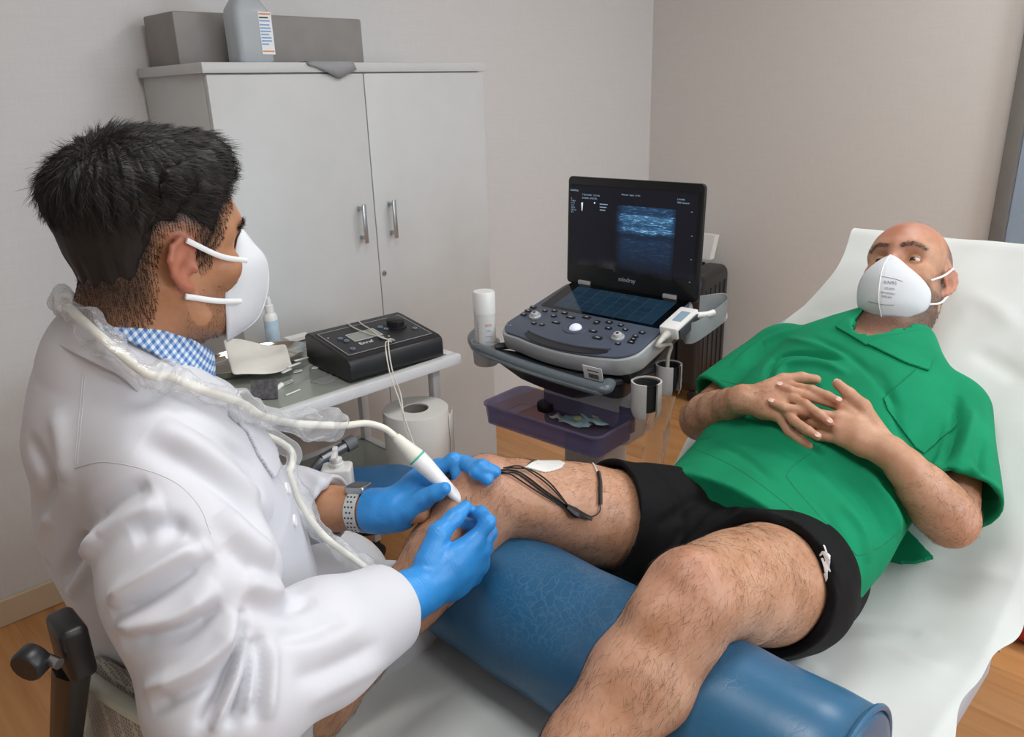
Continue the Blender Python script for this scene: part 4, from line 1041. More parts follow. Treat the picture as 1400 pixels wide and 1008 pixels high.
def patch(name, surf, poly, thick, mat, parent, n=26, off=.0005, grid=None):
    n = int(n * 2.2)
    """pixel polygon laid on the surface as a thin raised piece"""
    poly = np.array(poly, float); lo, hi = poly.min(0), poly.max(0)
    def inside(x, y):
        c = False; j = len(poly) - 1
        for i in range(len(poly)):
            if (poly[i][1] > y) != (poly[j][1] > y) and x < (poly[j][0] - poly[i][0]) * (y - poly[i][1]) / (poly[j][1] - poly[i][1]) + poly[i][0]: c = not c
            j = i
        return c
    def clampin(x, y):
        if inside(x, y): return x, y
        best = None
        for i in range(len(poly)):
            a, b = poly[i], poly[(i + 1) % len(poly)]; ab = b - a; t = np.clip(((np.array([x, y]) - a) @ ab) / (ab @ ab), 0, 1); q = a + t * ab; d = (q[0] - x) ** 2 + (q[1] - y) ** 2
            if best is None or d < best[0]: best = (d, q)
        return best[1]
    st = max(hi - lo) / n; nx, ny = int((hi[0] - lo[0]) / st) + 2, int((hi[1] - lo[1]) / st) + 2
    idx, vs, fs = {}, [], []
    def vert(i, j):
        if (i, j) in idx: return idx[(i, j)]
        x, y = clampin(lo[0] + i * st, lo[1] + j * st); h = surf.hit(x, y)
        if h is None: idx[(i, j)] = None; return None
        vs.append(h[0] + h[1] * (off + thick)); idx[(i, j)] = len(vs) - 1; return len(vs) - 1
    for i in range(nx):
        for j in range(ny):
            if inside(lo[0] + (i + .5) * st, lo[1] + (j + .5) * st):
                q = [vert(i, j), vert(i + 1, j), vert(i + 1, j + 1), vert(i, j + 1)]
                if None not in q: fs.append(q)
    if not fs: return None
    o = link(name, pymesh(name, vs, fs), mat, parent, True)
    sd = o.modifiers.new('s', 'SOLIDIFY'); sd.thickness = thick + off + .0006; sd.offset = 1
    # make the outside face the camera
    me = o.data; me.update(); f = me.polygons[0]
    if Vector(f.normal).dot(Vector(CAM) - f.center) < 0: me.flip_normals()
    sd.offset = -1
    return o
def strands(name, roots, dirs, nrms, lens, wid, mat, parent, lift=.25, segs=3, curl=.3, seed=3):
    """thin hair blades as one mesh"""
    r = np.random.default_rng(seed); n = len(roots); d = dirs / np.maximum(np.linalg.norm(dirs, axis=1), 1e-9)[:, None]
    side = np.cross(d, nrms); side /= np.maximum(np.linalg.norm(side, axis=1), 1e-9)[:, None]
    sgn = (r.random(n) - .5) * 2 * curl; P = []
    lf = lift * (.5 + r.random(n))
    for k in range(segs + 1):
        t = k / segs
        c = roots + d * (lens * t)[:, None] + nrms * (lens * (lf * t - lf * .75 * t * t))[:, None] + side * (sgn * lens * t * t)[:, None]
        w = wid * (1 - .75 * t); wd = np.cross(d + side * (2 * sgn * t)[:, None], nrms); wd /= np.maximum(np.linalg.norm(wd, axis=1), 1e-9)[:, None]
        # blades turn at random so that they show from any side
        ang = sgn * 9; wv = wd * np.cos(ang)[:, None] + nrms * np.sin(ang)[:, None]
        P += [c - wv * w * .5, c + wv * w * .5]
    P = np.stack(P, 1).reshape(-1, 3); m = 2 * (segs + 1); base = np.arange(n)[:, None] * m; F = []
    for k in range(segs): F.append(base + np.array([2 * k, 2 * k + 1, 2 * k + 3, 2 * k + 2]))
    F = np.concatenate(F, 0)
    return fastmesh(name, P, F, mat, parent)

# ------------------------------------------------------------------ skin
def skin(name, c_dark, c_mid, c_light, red, stub, rough=.48, stubscale=900, bumpd=.0006):
    t = NT(name); v = t.coord()
    at = t.add('ShaderNodeVertexColor'); at.layer_name = 'tint'; sp_ = t.add('ShaderNodeSeparateColor'); t.l(at.outputs[0], sp_.inputs[0])
    n1 = t.noise(v, 22, 4, .6); n2 = t.noise(v, 170, 3, .6)
    c = t.ramp(n1, [(.30, rgb(c_dark)), (.5, rgb(c_mid)), (.72, rgb(c_light))])
    c = t.mix(t.math('MULTIPLY', t.ramp(n2, [(.45, (0, 0, 0, 1)), (.75, (1, 1, 1, 1))]), .22), c, rgb(red))
    c = t.mix(sp_.outputs[0], c, rgb(red))
    dots = t.ramp(t.noise(v, stubscale, 2, .7), [(.38, (1, 1, 1, 1)), (.62, (.62, .62, .62, 1))])
    c = t.mix(t.math('MULTIPLY', sp_.outputs[1], dots), c, rgb(stub))
    t.set(Base_Color=c, Roughness=rough); t.b.inputs['Subsurface Weight'].default_value = .12; t.b.inputs['Subsurface Radius'].default_value = (.012, .004, .002); t.b.inputs['Subsurface Scale'].default_value = .5
    t.bump(t.math('ADD', n2, t.math('MULTIPLY', n1, .5)), .18, bumpd); return t.m
M_SKIN_P = skin('skin_patient', '#b1815f', '#bf9173', '#cb9f82', '#ab6150', '#3a302c')
M_SKIN_D = skin('skin_doctor', '#a87754', '#b58360', '#c09170', '#ab6150', '#2a211d')
M_HAIRB = plain('hair_black', '#120e0b', .58, var=.3, scale=200)
M_BODYHAIR = plain('hair_brown', '#33241b', .6, var=.2)
M_MASK = plain('mask_fabric', '#d6dade', .75, var=.015, bump=.15, bscale=420)
M_STRAP = plain('mask_strap', '#e6e8ea', .7, var=.02)

def R3(f, up):
    f = np.array(f, float); f /= np.linalg.norm(f); up = np.array(up, float); r = np.cross(f, up); r /= np.linalg.norm(r); u = np.cross(r, f)
    return np.stack([r, f, u], 1)                       # columns: person's right, forward, up
class Head:
    """head in local axes: x right, y forward, z up; origin between the ear canals"""
    def __init__(s, C, f, up, sc=1.0): s.C, s.R, s.sc = np.array(C, float), R3(f, up), sc
    def w(s, *p): return s.C + s.R @ (np.array(p, float) * s.sc)
    def loc(s, P): return (np.asarray(P) - s.C) @ s.R / s.sc
    def build(s, S, neck, eyes=True, nose=True):
        q = s.sc; w = s.w
        E = lambda c, r, k, op='+', M=None: S.ell(w(*c), np.array(r) * q, s.R if M is None else s.R @ M, k * q, op)
        Cn = lambda a, b, ra, rb, k, op='+': S.cone(w(*a), w(*b), ra * q, rb * q, k * q, op=op)
        E((0, -.010, .045), (.0755, .097, .080), .01)
        E((0, .030, .042), (.066, .066, .062), .03)
        E((0, .030, -.030), (.060, .062, .078), .03)
        for x in (-1, 1):
            Cn((x * .056, -.004, -.030), (x * .050, .012, -.070), .016, .016, .03)
            Cn((x * .050, .012, -.070), (x * .016, .074, -.094), .017, .017, .03)
            E((x * .043, .060, -.016), (.022, .022, .020), .02)
        E((0, .078, -.090), (.022, .017, .018), .02)
        ch = [(-.050, .058, .030), (-.028, .081, .036), (0, .087, .034), (.028, .081, .036), (.050, .058, .030)]
        for a, b in zip(ch, ch[1:]): Cn(a, b, .010, .010, .018)
        for x in (-1, 1): E((x * .033, .094, .012), (.019, .022, .0125), .012, '-')
        Cn((0, .089, .020), (0, .114, -.022), .0075, .0105, .012)
        for x in (-1, 1): Cn((x * .006, .108, -.024), (x * .014, .097, -.026), .0075, .0075, .006)
        Cn((-.020, .088, -.058), (.020, .088, -.058), .008, .008, .01)
        # ears
        for x in (-1, 1):
            es = .84
            P = lambda y, z, o=0: (x * (.0735 + o + max(0, -y) * .42), y * es, z * es)
            hel = [(.006, .004), (.010, .020), (.004, .033), (-.012, .038), (-.027, .030), (-.033, .012), (-.029, -.008), (-.020, -.022), (-.010, -.031)]
            for (a, b) in zip(hel, hel[1:]): Cn(P(*a), P(*b), .0042, .0042, .003)
            Cn(P(-.009, -.030), P(-.001, -.034), .0068, .0052, .004)
            Cn(P(-.004, .022, .002), P(-.022, .006, -.001), .0040, .0045, .004); Cn(P(-.022, .006, -.001), P(-.016, -.014), .0045, .0042, .004)
            Mx = np.array([[math.cos(x * .40), math.sin(x * .40), 0], [-math.sin(x * .40), math.cos(x * .40), 0], [0, 0, 1]]).T
            E((x * .0800, -.012, .004), (.0042, .019 * es, .031 * es), .004, '+', Mx)
            E((x * .0860, -.008, -.004), (.0075, .0085, .0115), .003, '-')
            E((x * .0770, .006, -.005), (.0045, .0050, .0070), .004)
        # neck
        nb, nr = neck
        a = w(0, -.022, -.045)
        S.cone(a, nb, .056 * q, nr, .03); S.cone(w(0, -.035, -.02), nb, .052 * q, nr, .03)
        S.cone(w(0, .035, -.075), a * .45 + np.array(nb) * .55 + s.R[:, 1] * .020, .028 * q, .030 * q, .03)
    def eyes(s, parent, iris, look=(0, 1, 0), up=6, low=-24, mat=None):
        mw = plain('eye_white', '#cfc8c2', .2, var=.02); mi = plain('iris_' + parent.name, iris, .15); q = s.sc
        for x in (-1, 1):
            lc = np.array([x * .033, .0700, .0115]); c = s.w(*lc); d = s.R @ (np.array(look) / np.linalg.norm(look))
            z = Vector(d); xx = z.orthogonal().normalized(); yy = z.cross(xx); MM = Matrix(((xx[0], yy[0], z[0], c[0]), (xx[1], yy[1], z[1], c[1]), (xx[2], yy[2], z[2], c[2]), (0, 0, 0, 1)))
            r_ = .0122 * q
            o = MB().lathe([(max(1e-4, r_ * math.sin(PI * k / 18)), -r_ * math.cos(PI * k / 18)) for k in range(19)], 24, MM).build('eyeball', mw, parent)
            MB().lathe([(max(1e-4, r_ * 1.012 * math.sin(PI * k / 18)), r_ * 1.012 * math.cos(PI * k / 18)) for k in (3, 2, 1, 0)], 20, MM).build('iris', mi, o)
            MB().lathe([(max(1e-4, r_ * 1.02 * math.sin(PI * k / 18)), r_ * 1.02 * math.cos(PI * k / 18)) for k in (1.3, .6, 0)], 16, MM).build('pupil', M_INK, o)
            for nm, e0, e1 in (('upper_eyelid', up, 85), ('lower_eyelid', low, -80)):
                rows = []
                for i in range(21):
                    th = math.radians(-80 + 8 * i); row = []; tape = math.cos(th * .95) ** .5
                    for j in range(7):
                        ph = math.radians((e0 - 3) * tape + 3 + ((e1 - e0) * j / 6)); rr = .0132 + .0012 * (j / 6) - (.0003 if j == 0 else 0)
                        row.append(s.w(*(lc + np.array([math.sin(th) * math.cos(ph), math.cos(th) * math.cos(ph), math.sin(ph)]) * rr)))
                    rows.append(row)
                l_ = MB().loft(rows, closed=False).build(nm, mat, parent, True, 80); l_.modifiers.new('s', 'SOLIDIFY').thickness = .0008
def inpoly(pts, Y, Z):
    """signed distance to a polygon, negative inside"""
    pts = np.array(pts, float); n = len(pts); d = np.full(len(Y), 1e9); ins = np.zeros(len(Y), bool)
    for i in range(n):
        a, b = pts[i], pts[(i + 1) % n]; e = b - a; wy, wz = Y - a[0], Z - a[1]; t = np.clip((wy * e[0] + wz * e[1]) / (e @ e), 0, 1)
        d = np.minimum(d, (wy - t * e[0]) ** 2 + (wz - t * e[1]) ** 2)
        c = ((a[1] > Z) != (b[1] > Z))
        with np.errstate(divide='ignore', invalid='ignore'): xx = (b[0] - a[0]) * (Z - a[1]) / (b[1] - a[1] if b[1] != a[1] else 1e-9) + a[0]
        ins ^= c & (Y < xx)
    d = np.sqrt(d); return np.where(ins, -d, d)
# ------------------------------------------------------------------ the patient
def interp(pts, n):
    c = catmull(pts, 8); idx = np.linspace(0, len(c) - 1, n); out = []
    for i in idx:
        a = int(i); b = min(a + 1, len(c) - 1); out.append(c[a] * (1 - (i - a)) + c[b] * (i - a))
    return np.array(out)
def mask_mesh(H, ridge, edge, bulge, name, parent, mat, nu=14, nt=26, flat=1.0):
    r, e = interp([np.array(p) for p in ridge], nt), interp([np.array(p) for p in edge], nt)
    rows = []
    for i in range(nt):
        row = []
        for sgn in (-1, 1):
            for k in range(nu + 1):
                u = k / nu if sgn > 0 else 1 - k / nu
                if sgn > 0 and k == 0: continue
                p = r[i] * (1 - u) + e[i] * u; b = bulge * math.sin(PI * u) ** .9 * math.sin(PI * (i + .6) / (nt + .2)) ** .6
                p = p + np.array([.75, .55, 0]) * b; p[0] *= sgn
                row.append(H.w(*p))
        rows.append(row)
    o = MB().loft(rows, closed=False).build(name, mat, parent, True, 60)
    so_ = o.modifiers.new('s', 'SOLIDIFY'); so_.thickness = .0016; so_.offset = 0
    return o, r, e
pt = wthing('person', 'reclining bald patient in green scrub top, black shorts and white mask', 'person', (1.2, .585, BZ))
MIDY = .585
hipL, hipR = V(1.155, .488, .642), V(1.155, .682, .642)
kneeL, kneeR = V(.752, .452, .832), V(.765, .845, .832)
ankL, ankR = V(.425, .497, .605), V(.470, .872, .607)
shL, shR = V(1.596, .402, .836), V(1.618, .782, .868)
elL, elR = ony(1300, 712, .318), ony(958, 574, .845)
_up = V(.60, .15, .78); _h = V(-.9994, -.035, 0); HPAT = Head((1.772, .580, 1.036), _h - _up * (_h @ _up) / (_up @ _up), _up, 1.02)
# green scrub top
t = NT('scrub_green'); v = t.coord(); t.set(Base_Color=t.ramp(t.noise(v, 9, 3), [(.3, rgb('#067e55')), (.7, rgb('#0a8c60'))]), Roughness=.85); t.b.inputs['Specular IOR Level'].default_value = .25
t.bump(t.noise(v, 900, 2), .1, .0005); M_SCRUB = t.m
M_SEAMG = plain('seam_green', '#0b7552', .8); M_SCRUB2 = M_SCRUB
K = SDF()
K.chain([(V(1.080, MIDY, .684), .216), (V(1.20, MIDY, .690), .204)], .03, V(-.1, 0, .99), .585)
K.chain([(V(1.20, MIDY, .690), .188), (V(1.31, MIDY, .725), .190), (V(1.40, MIDY, .770), .188)], .05, V(-.4, 0, .92), .57)
K.chain([(V(1.40, MIDY, .770), .190), (V(1.50, MIDY, .830), .182), (V(1.59, MIDY, .885), .145)], .05, V(-.6, 0, .8), .58)
K.cone(shL + V(.0, .02, 0), shR + V(0, -.02, 0), .062, .062, .05)
K.cone(V(1.620, .575, .905), V(1.652, .565, .930), .088, .076, .04)
def sleeve(sh, el, f, r0, r1):
    e = sh + (el - sh) * f; ax = (el - sh) / np.linalg.norm(el - sh); q = SDF()
    q.cone(sh, e + ax * .05, r0, r1, .01); q.cone(e - ax * .08, e + ax * .08, r1 - .022, r1 - .004, .004, op='-'); q.half(e, ax, .003)
    K.func(q.ev, .03, '+')
sleeve(shL, elL, .84, .062, .084); sleeve(shR, elR, .76, .066, .078)
K.func(lambda P: -(P[:, 0] - 1.088 - .17 * (P[:, 1] - .585) - .10 * np.maximum(0, .665 - P[:, 2])), .004, '*')
# neck opening
K.cone(HPAT.w(0, -.02, -.06), V(1.635, .560, .93), .074, .074, .01, op='-')
K.chain([(HPAT.w(0, .03, -.10), .052), (V(1.585, .572, .975), .036), (V(1.545, .583, .955), .012)], .01, op='-')
P_, F_ = K.mesh(.0034, (.95, .15, .5), (1.85, 1.05, 1.15), 2)
P_[:, 2] = np.maximum(P_[:, 2], BZ + .007)
sc_ = Surf(P_, F_); sc_.rough(.0035, 26, 21)
sc_.folds([(q_, a_ * 1.5, w_ * .9) for q_, a_, w_ in [([(1000, 505), (1040, 470), (1090, 450)], .006, .012), ([(1046, 520), (1060, 490), (1100, 482), (1150, 492)], -.008, .008), ([(1055, 530), (1075, 500), (1120, 497), (1160, 512)], .006, .010),
           ([(1110, 460), (1150, 480), (1190, 510), (1230, 560)], -.004, .010), ([(1075, 462), (1120, 474), (1165, 490)], .004, .010),
           ([(1310, 540), (1305, 590), (1280, 650)], -.009, .010), ([(1330, 560), (1320, 610), (1295, 660)], .006, .010), ([(1345, 600), (1340, 640), (1365, 670)], -.006, .010), ([(1325, 640), (1350, 655), (1375, 680)], .005, .009), ([(1290, 640), (1320, 655), (1340, 675)], -.005, .008),
           ([(940, 590), (990, 575), (1060, 590), (1120, 625)], .004, .012), ([(1010, 600), (1070, 612), (1130, 650), (1180, 700)], -.004, .014), ([(1140, 640), (1190, 690), (1215, 740)], -.006, .014), ([(1175, 640), (1215, 690), (1230, 730)], .008, .014), ([(1150, 690), (1180, 730), (1185, 770)], .006, .012), ([(1120, 690), (1150, 735), (1165, 775)], -.004, .010),
           ([(1205, 660), (1235, 690), (1245, 715)], -.008, .010), ([(960, 600), (1010, 620), (1060, 660)], -.003, .010), ([(1190, 500), (1215, 530), (1230, 590), (1260, 640)], -.003, .010), ([(1260, 640), (1275, 620), (1290, 580)], -.005, .010)]])
top = fastmesh('scrub_top', sc_.P, sc_.F, M_SCRUB, pt)
patch('chest_pocket', sc_, [(1207, 545), (1252, 506), (1309, 568), (1308, 582), (1263, 621), (1252, 614), (1213, 562)], .0022, M_SCRUB, top, 34)
patch('collar', sc_, [(1143, 449), (1160, 434), (1176, 450), (1192, 468), (1184, 474), (1165, 462)], .005, M_SCRUB, top, 24)
patch('collar', sc_, [(1180, 470), (1215, 461), (1258, 453), (1264, 470), (1274, 492), (1268, 508), (1238, 498), (1205, 482)], .005, M_SCRUB, top, 30)
for pts in ([(1128, 606), (1100, 626), (1078, 645), (1080, 659), (1120, 705), (1164, 752), (1175, 759), (1203, 748), (1236, 723)], [(1005, 559), (988, 580), (975, 597), (950, 602), (918, 613)], [(1045, 466), (1048, 480), (1044, 500), (1034, 520)], [(1207, 545), (1213, 562), (1252, 614), (1263, 621), (1308, 582)], [(1275, 660), (1310, 676), (1350, 684), (1388, 680)], [(985, 520), (1000, 524), (1018, 526)], [(916, 605), (960, 618), (1010, 642), (1060, 678), (1110, 720), (1150, 768)]):
    seam('seam', sc_, pts, .0008, M_SEAMG, top, .0)
_hh = [sc_.hit(x_, y_) for x_ in (1040, 1080, 1120, 1160, 1200) for y_ in (545, 565, 585, 605)]
HN = np.mean([h[1] for h in _hh if h is not None], 0); HN = HN / np.linalg.norm(HN)
_pp = np.array([h[0] for h in _hh if h is not None]); HP0 = _pp.mean(0); HP0 = HP0 + HN * (np.sort((_pp - HP0) @ HN)[-3] + .004)
print('hand plane', HP0, HN)
def hp(px, py, h=0.0):
    v = ray(px, py); o = HP0 + HN * h; return CAM + v * (((o - CAM) @ HN) / (v @ HN))
wrL, wrR = hp(1222, 622, .006), hp(1012, 546, .012)
S = SDF()
# trunk (under the clothes)
tn = V(-.5, 0, .866)
S.chain([(V(1.16, MIDY, .655), .150), (V(1.28, MIDY, .69), .155), (V(1.40, MIDY, .755), .160), (V(1.52, MIDY, .84), .155), (V(1.61, MIDY, .90), .120)], .03, tn, .62)
S.cone(shL, shR, .055, .055, .03)
S.chain([(V(1.16, MIDY - .06, .655), .10), (V(1.16, MIDY + .06, .655), .10)], .03)
HPAT.build(S, (V(1.655, .572, .930), .062))
# legs
def leg(hip, knee, ank, out):
    ax = knee - hip; ax /= np.linalg.norm(ax); sx_ = ank - knee; sl = np.linalg.norm(sx_); sx_ /= sl
    fr = V(0, 0, 1) - ax * ax[2]; fr /= np.linalg.norm(fr)
    fs2 = V(0, 0, 1) - sx_ * sx_[2]; fs2 /= np.linalg.norm(fs2); sd = np.cross(ax, fr)
    L = lambda t: hip + (knee - hip) * t; K = lambda t: knee + (ank - knee) * t
    S.chain([(L(0), .092), (L(.35), .090), (L(.7), .074), (L(.92), .060), (L(1.0), .058)], .02)
    S.chain([(L(.15) + fr * .012, .075), (L(.6) + fr * .014, .062), (L(.86) + fr * .010, .050)], .03)
    for q, s_ in ((sd, 1), (sd, -1)): S.ell(L(.80) + q * s_ * .030 + fr * .012, (.034, .034, .034), None, .03)
    S.ell(knee + fr * .022 + fs2 * .016, (.029, .027, .031), None, .028)
    S.chain([(K(0), .058), (K(.10), .054), (K(.30), .053), (K(.55), .045), (K(.85), .033), (K(1), .032)], .02)
    for s_ in (1, -1): S.chain([(K(.10) - fs2 * .022 + sd * s_ * .020, .036), (K(.30) - fs2 * .026 + sd * s_ * .019, .041), (K(.55) - fs2 * .016 + sd * s_ * .010, .028)], .025)
    S.ell(K(.12) + fs2 * .040, (.020, .020, .020), None, .03)
    S.chain([(K(.15) + fs2 * .034, .020), (K(.6) + fs2 * .022, .020)], .02)
    tip = ank + sx_ * .045 + fs2 * .115 + out * .02; heel = ank - fs2 * .008 + sx_ * .035
    S.chain([(ank, .034), (heel, .032)], .02); S.chain([(ank + fs2 * .02, .036), (ank * .45 + tip * .55, .034), (tip, .020)], .02)
    for i in range(5):
        o_ = np.cross(sx_, fs2) * (.030 - .014 * i); S.cone(ank * .4 + tip * .6 + o_ * .8, tip + o_ + fs2 * (.022 - .003 * i), .014, .009 + (.003 if i == (0 if out[1] < 0 else 4) else 0), .008)
    return sd
leg(hipL, kneeL, ankL, V(0, -1, 0)); leg(hipR, kneeR, ankR, V(0, 1, 0))
# arms
def arm(sh, el, wr, k=.012):
    ax = wr - el; L = lambda t: el + ax * t
    S.chain([(sh, .056), (sh * .5 + el * .5, .048), (el, .043)], .02)
    S.chain([(el, .044), (L(.22), .047), (L(.5), .040), (L(.8), .030), (L(1), .027)], k)
arm(shL, elL, wrL); arm(shR, elR, wrR)
# folded hands, joints read from the picture on a plane lying over the belly
def fing(pts, r0=.0095, r1=.0074, k=.0035):
    n = len(pts); J = [hp(*p) for p in pts]
    S.chain([(J[i], r0 + (r1 - r0) * i / (n - 1)) for i in range(n)], k)
    return J
kR = [(1080, 528, .024), (1076, 542, .028), (1070, 556, .026), (1064, 569, .018)]
for i, q in enumerate(kR):
    S.chain([(wrR + (hp(*q) - wrR) * .12 + np.cross(HN, V(1, 0, 0)) * 0, .021), (wrR + (hp(*q) - wrR) * .6, .0165), (hp(*q), .0125)], .012)
kL = [(1152, 556, .018), (1146, 571, .022), (1146, 586, .020), (1150, 601, .012)]
for i, q in enumerate(kL):
    S.chain([(wrL + (hp(*q) - wrL) * .12, .021), (wrL + (hp(*q) - wrL) * .6, .017), (hp(*q), .0128)], .012)
tips = []
FR = [[kR[0], (1110, 533, .034), (1131, 541, .035), (1145, 548, .032)], [kR[1], (1101, 553, .040), (1121, 567, .040), (1133, 577, .036)], [kR[2], (1086, 576, .030), (1105, 589, .034), (1117, 597, .032)], [kR[3], (1078, 590, .006), (1094, 602, .004), (1106, 610, .002)]]
FL = [[kL[0], (1104, 541, .030), (1082, 534, .038), (1067, 528, .040)], [kL[1], (1096, 562, .033), (1072, 557, .040), (1056, 551, .040)], [kL[2], (1110, 578, .014), (1090, 574, .004), (1078, 570, .002)], [kL[3], (1120, 596, .004), (1102, 592, -.004), (1090, 588, -.006)]]
for f_ in FR + FL: tips.append(fing(f_))
th = fing([(1206, 596, .014), (1180, 556, .024), (1161, 539, .032), (1145, 525, .036)], .0140, .0088, .006); tips.append(th)
th2 = fing([(1030, 536, .014), (1070, 520, .008), (1096, 517, .006), (1116, 519, .006)], .0140, .0090, .006)
P_, F_ = S.mesh(.0027, (.25, .15, .5), (2.0, 1.1, 1.30), 1)
body = Surf(P_, F_); body.rough(.0008, 60, 5)
# tint: r redness, g stubble
hl = HPAT.loc(body.P); tint = np.zeros((len(body.P), 3), np.float32)
def blob(c, r, amt, ch=0): tint[:, ch] = np.maximum(tint[:, ch], amt * np.exp(-(np.linalg.norm(body.P - np.array(c), axis=1) / r) ** 2))
inhead = (np.linalg.norm(hl, axis=1) < .215)
def sstep(a, b, x): t = np.clip((x - a) / (b - a), 0, 1); return t * t * (3 - 2 * t)
beard = sstep(-.022, -.045, hl[:, 2]) * sstep(-.045, -.015, hl[:, 1]) * sstep(-.21, -.13, hl[:, 2]) * (np.abs(hl[:, 0]) < .075)
earbox = (np.abs(hl[:, 0]) > .0735) & (np.abs(hl[:, 2] - .002) < .042) & (np.abs(hl[:, 1] + .013) < .030)
side = np.maximum(beard, .95 * sstep(.034, .062, np.abs(hl[:, 0])) * sstep(.035, .0, hl[:, 1]) * sstep(.10, .06, hl[:, 2]) * sstep(-.06, -.03, hl[:, 2]) * ~earbox)
tint[:, 1] = np.where(inhead, np.maximum(side, beard), 0) * .88
brow = np.zeros(len(body.P))
for sx_ in (-1, 1):
    for k in range(7):
        u = k / 6; c = np.array([sx_ * (.014 + .036 * u), 0, .031 + .007 * math.sin(PI * u * .8) - .004 * u])
        d = np.hypot(hl[:, 0] - c[0], hl[:, 2] - c[2]); brow = np.maximum(brow, np.exp(-(d / .0052) ** 2))
tint[:, 1] = np.maximum(tint[:, 1], np.where(inhead & (hl[:, 1] > .03), brow * .7, 0))
tint[:, 0] = np.where(inhead, .45 * sstep(.04, .09, hl[:, 2]) + .5 * sstep(.070, .078, np.abs(hl[:, 0])) * sstep(.044, .030, np.abs(hl[:, 2] - .002)) * sstep(.034, .022, np.abs(hl[:, 1] + .013)) + .3 * sstep(.075, .10, hl[:, 1]), 0)
for J in tips: blob(J[-1], .016, .40); blob(J[1], .012, .35)
blob(kneeL + V(-.02, 0, .05), .05, .25); blob(kneeR + V(-.02, 0, .05), .05, .3); blob(elL, .05, .3)
tint = np.clip(tint, 0, 1)
body_o = fastmesh('body', body.P, body.F, M_SKIN_P, pt, tint)
HPAT.eyes(pt, '#3a2618', (.12, .9, -.25), 8, -26, M_SKIN_P)
# nails
M_NAIL = plain('nail', '#d9b5a8', .25, var=.03)
for J in tips[:3] + tips[4:6] + [th]:
    d = J[-1] - J[-2]; d /= np.linalg.norm(d); n_, t_ = J[-1], HN - d * (HN @ d); t_ /= np.linalg.norm(t_)
    c = J[-1] + t_ * .0066 + d * .0010
    nm = MB(); Mn = frame(c, np.cross(d, t_), d)
    nm.prism(rrect(-.0045, .0045, -.005, .0062, .004, 4), -.0012, .0009, .0006, Mn); nm.build('fingernail', M_NAIL, body_o)
# body hair
r = np.random.default_rng(4)
def hairset(name, pick, n, flow, lmin, lmax, wid, lift=.22, curl=.35):
    ids = r.choice(np.where(pick)[0], n); p = body.P[ids] + r.normal(size=(n, 3)) * .001; nn = body.N[ids]
    d = flow(body.P[ids]); d = d + r.normal(size=(n, 3)) * .45; d -= nn * (d * nn).sum(1)[:, None]
    o = strands(name, p, d, nn, lmin + (lmax - lmin) * r.random(n), wid, M_BODYHAIR, pt, lift, 3, curl); tag(o, kind='stuff'); return o
def seg_t(P, a, b): ab = b - a; return ((P - a) @ ab) / (ab @ ab)
def near_seg(P, a, b, rad): t = np.clip(seg_t(P, a, b), 0, 1); return np.linalg.norm(P - a - t[:, None] * (b - a), axis=1) < rad
legm = (near_seg(body.P, hipL, kneeL, .12) | near_seg(body.P, kneeL, ankL, .1) | near_seg(body.P, hipR, kneeR, .12) | near_seg(body.P, kneeR, ankR, .1)) & (body.P[:, 0] < 1.10)
clump = np.sin(body.P @ V(61, 23, 37)) + np.sin(body.P @ V(-31, 57, 19) + 1) + np.sin(body.P @ V(17, -43, 71) + 2)
legm &= (clump + r.normal(size=len(clump)) * .9 > -.7)
hairset('leg_hair', legm, 26000, lambda P: np.where((P[:, 0] > .76)[:, None], np.where((P[:, 1] < .65)[:, None], (kneeL - hipL) * 2 + V(0, -.5, -.3), (kneeR - hipR) * 2 + V(0, -.2, -.6)), np.where((P[:, 1] < .65)[:, None], (ankL - kneeL) * 3 + V(0, -.2, 0), (ankR - kneeR) * 3)), .007, .018, .00028)
armm = (near_seg(body.P, elL, wrL, .07) | near_seg(body.P, elR, wrR, .07)) & ~near_seg(body.P, wrL, hp(1140, 575, .02), .05) & (body.N @ V(0, -.3, -1) < .75)
hairset('arm_hair', armm, 6500, lambda P: np.where((P[:, 1] < .6)[:, None], (wrL - elL) + V(0, -.3, -.3), (wrR - elR)), .006, .014, .00026)
bri = np.where((brow > .45) & inhead & (hl[:, 1] > .03))[0]; n = 420; ids = r.choice(bri, n)
dl_ = np.stack([np.sign(hl[ids, 0]) * 1.0, np.zeros(n), .35 - 6 * (np.abs(hl[ids, 0]) - .02)], 1) @ HPAT.R.T
o = strands('eyebrow', body.P[ids], dl_ + r.normal(size=(n, 3)) * .2, body.N[ids], .005 + .004 * r.random(n), .0005, M_BODYHAIR, pt, .10); tag(o, kind='stuff')
brd = np.where(inhead & (beard > .5) & (hl[:, 2] < -.02))[0]; n = 5200; ids = r.choice(brd, n)
o = strands('stubble', body.P[ids], np.tile(-HPAT.R[:, 2], (n, 1)) + r.normal(size=(n, 3)) * .5, body.N[ids], .002 + .003 * r.random(n), .00045, M_BODYHAIR, pt, .6, 2); tag(o, kind='stuff')

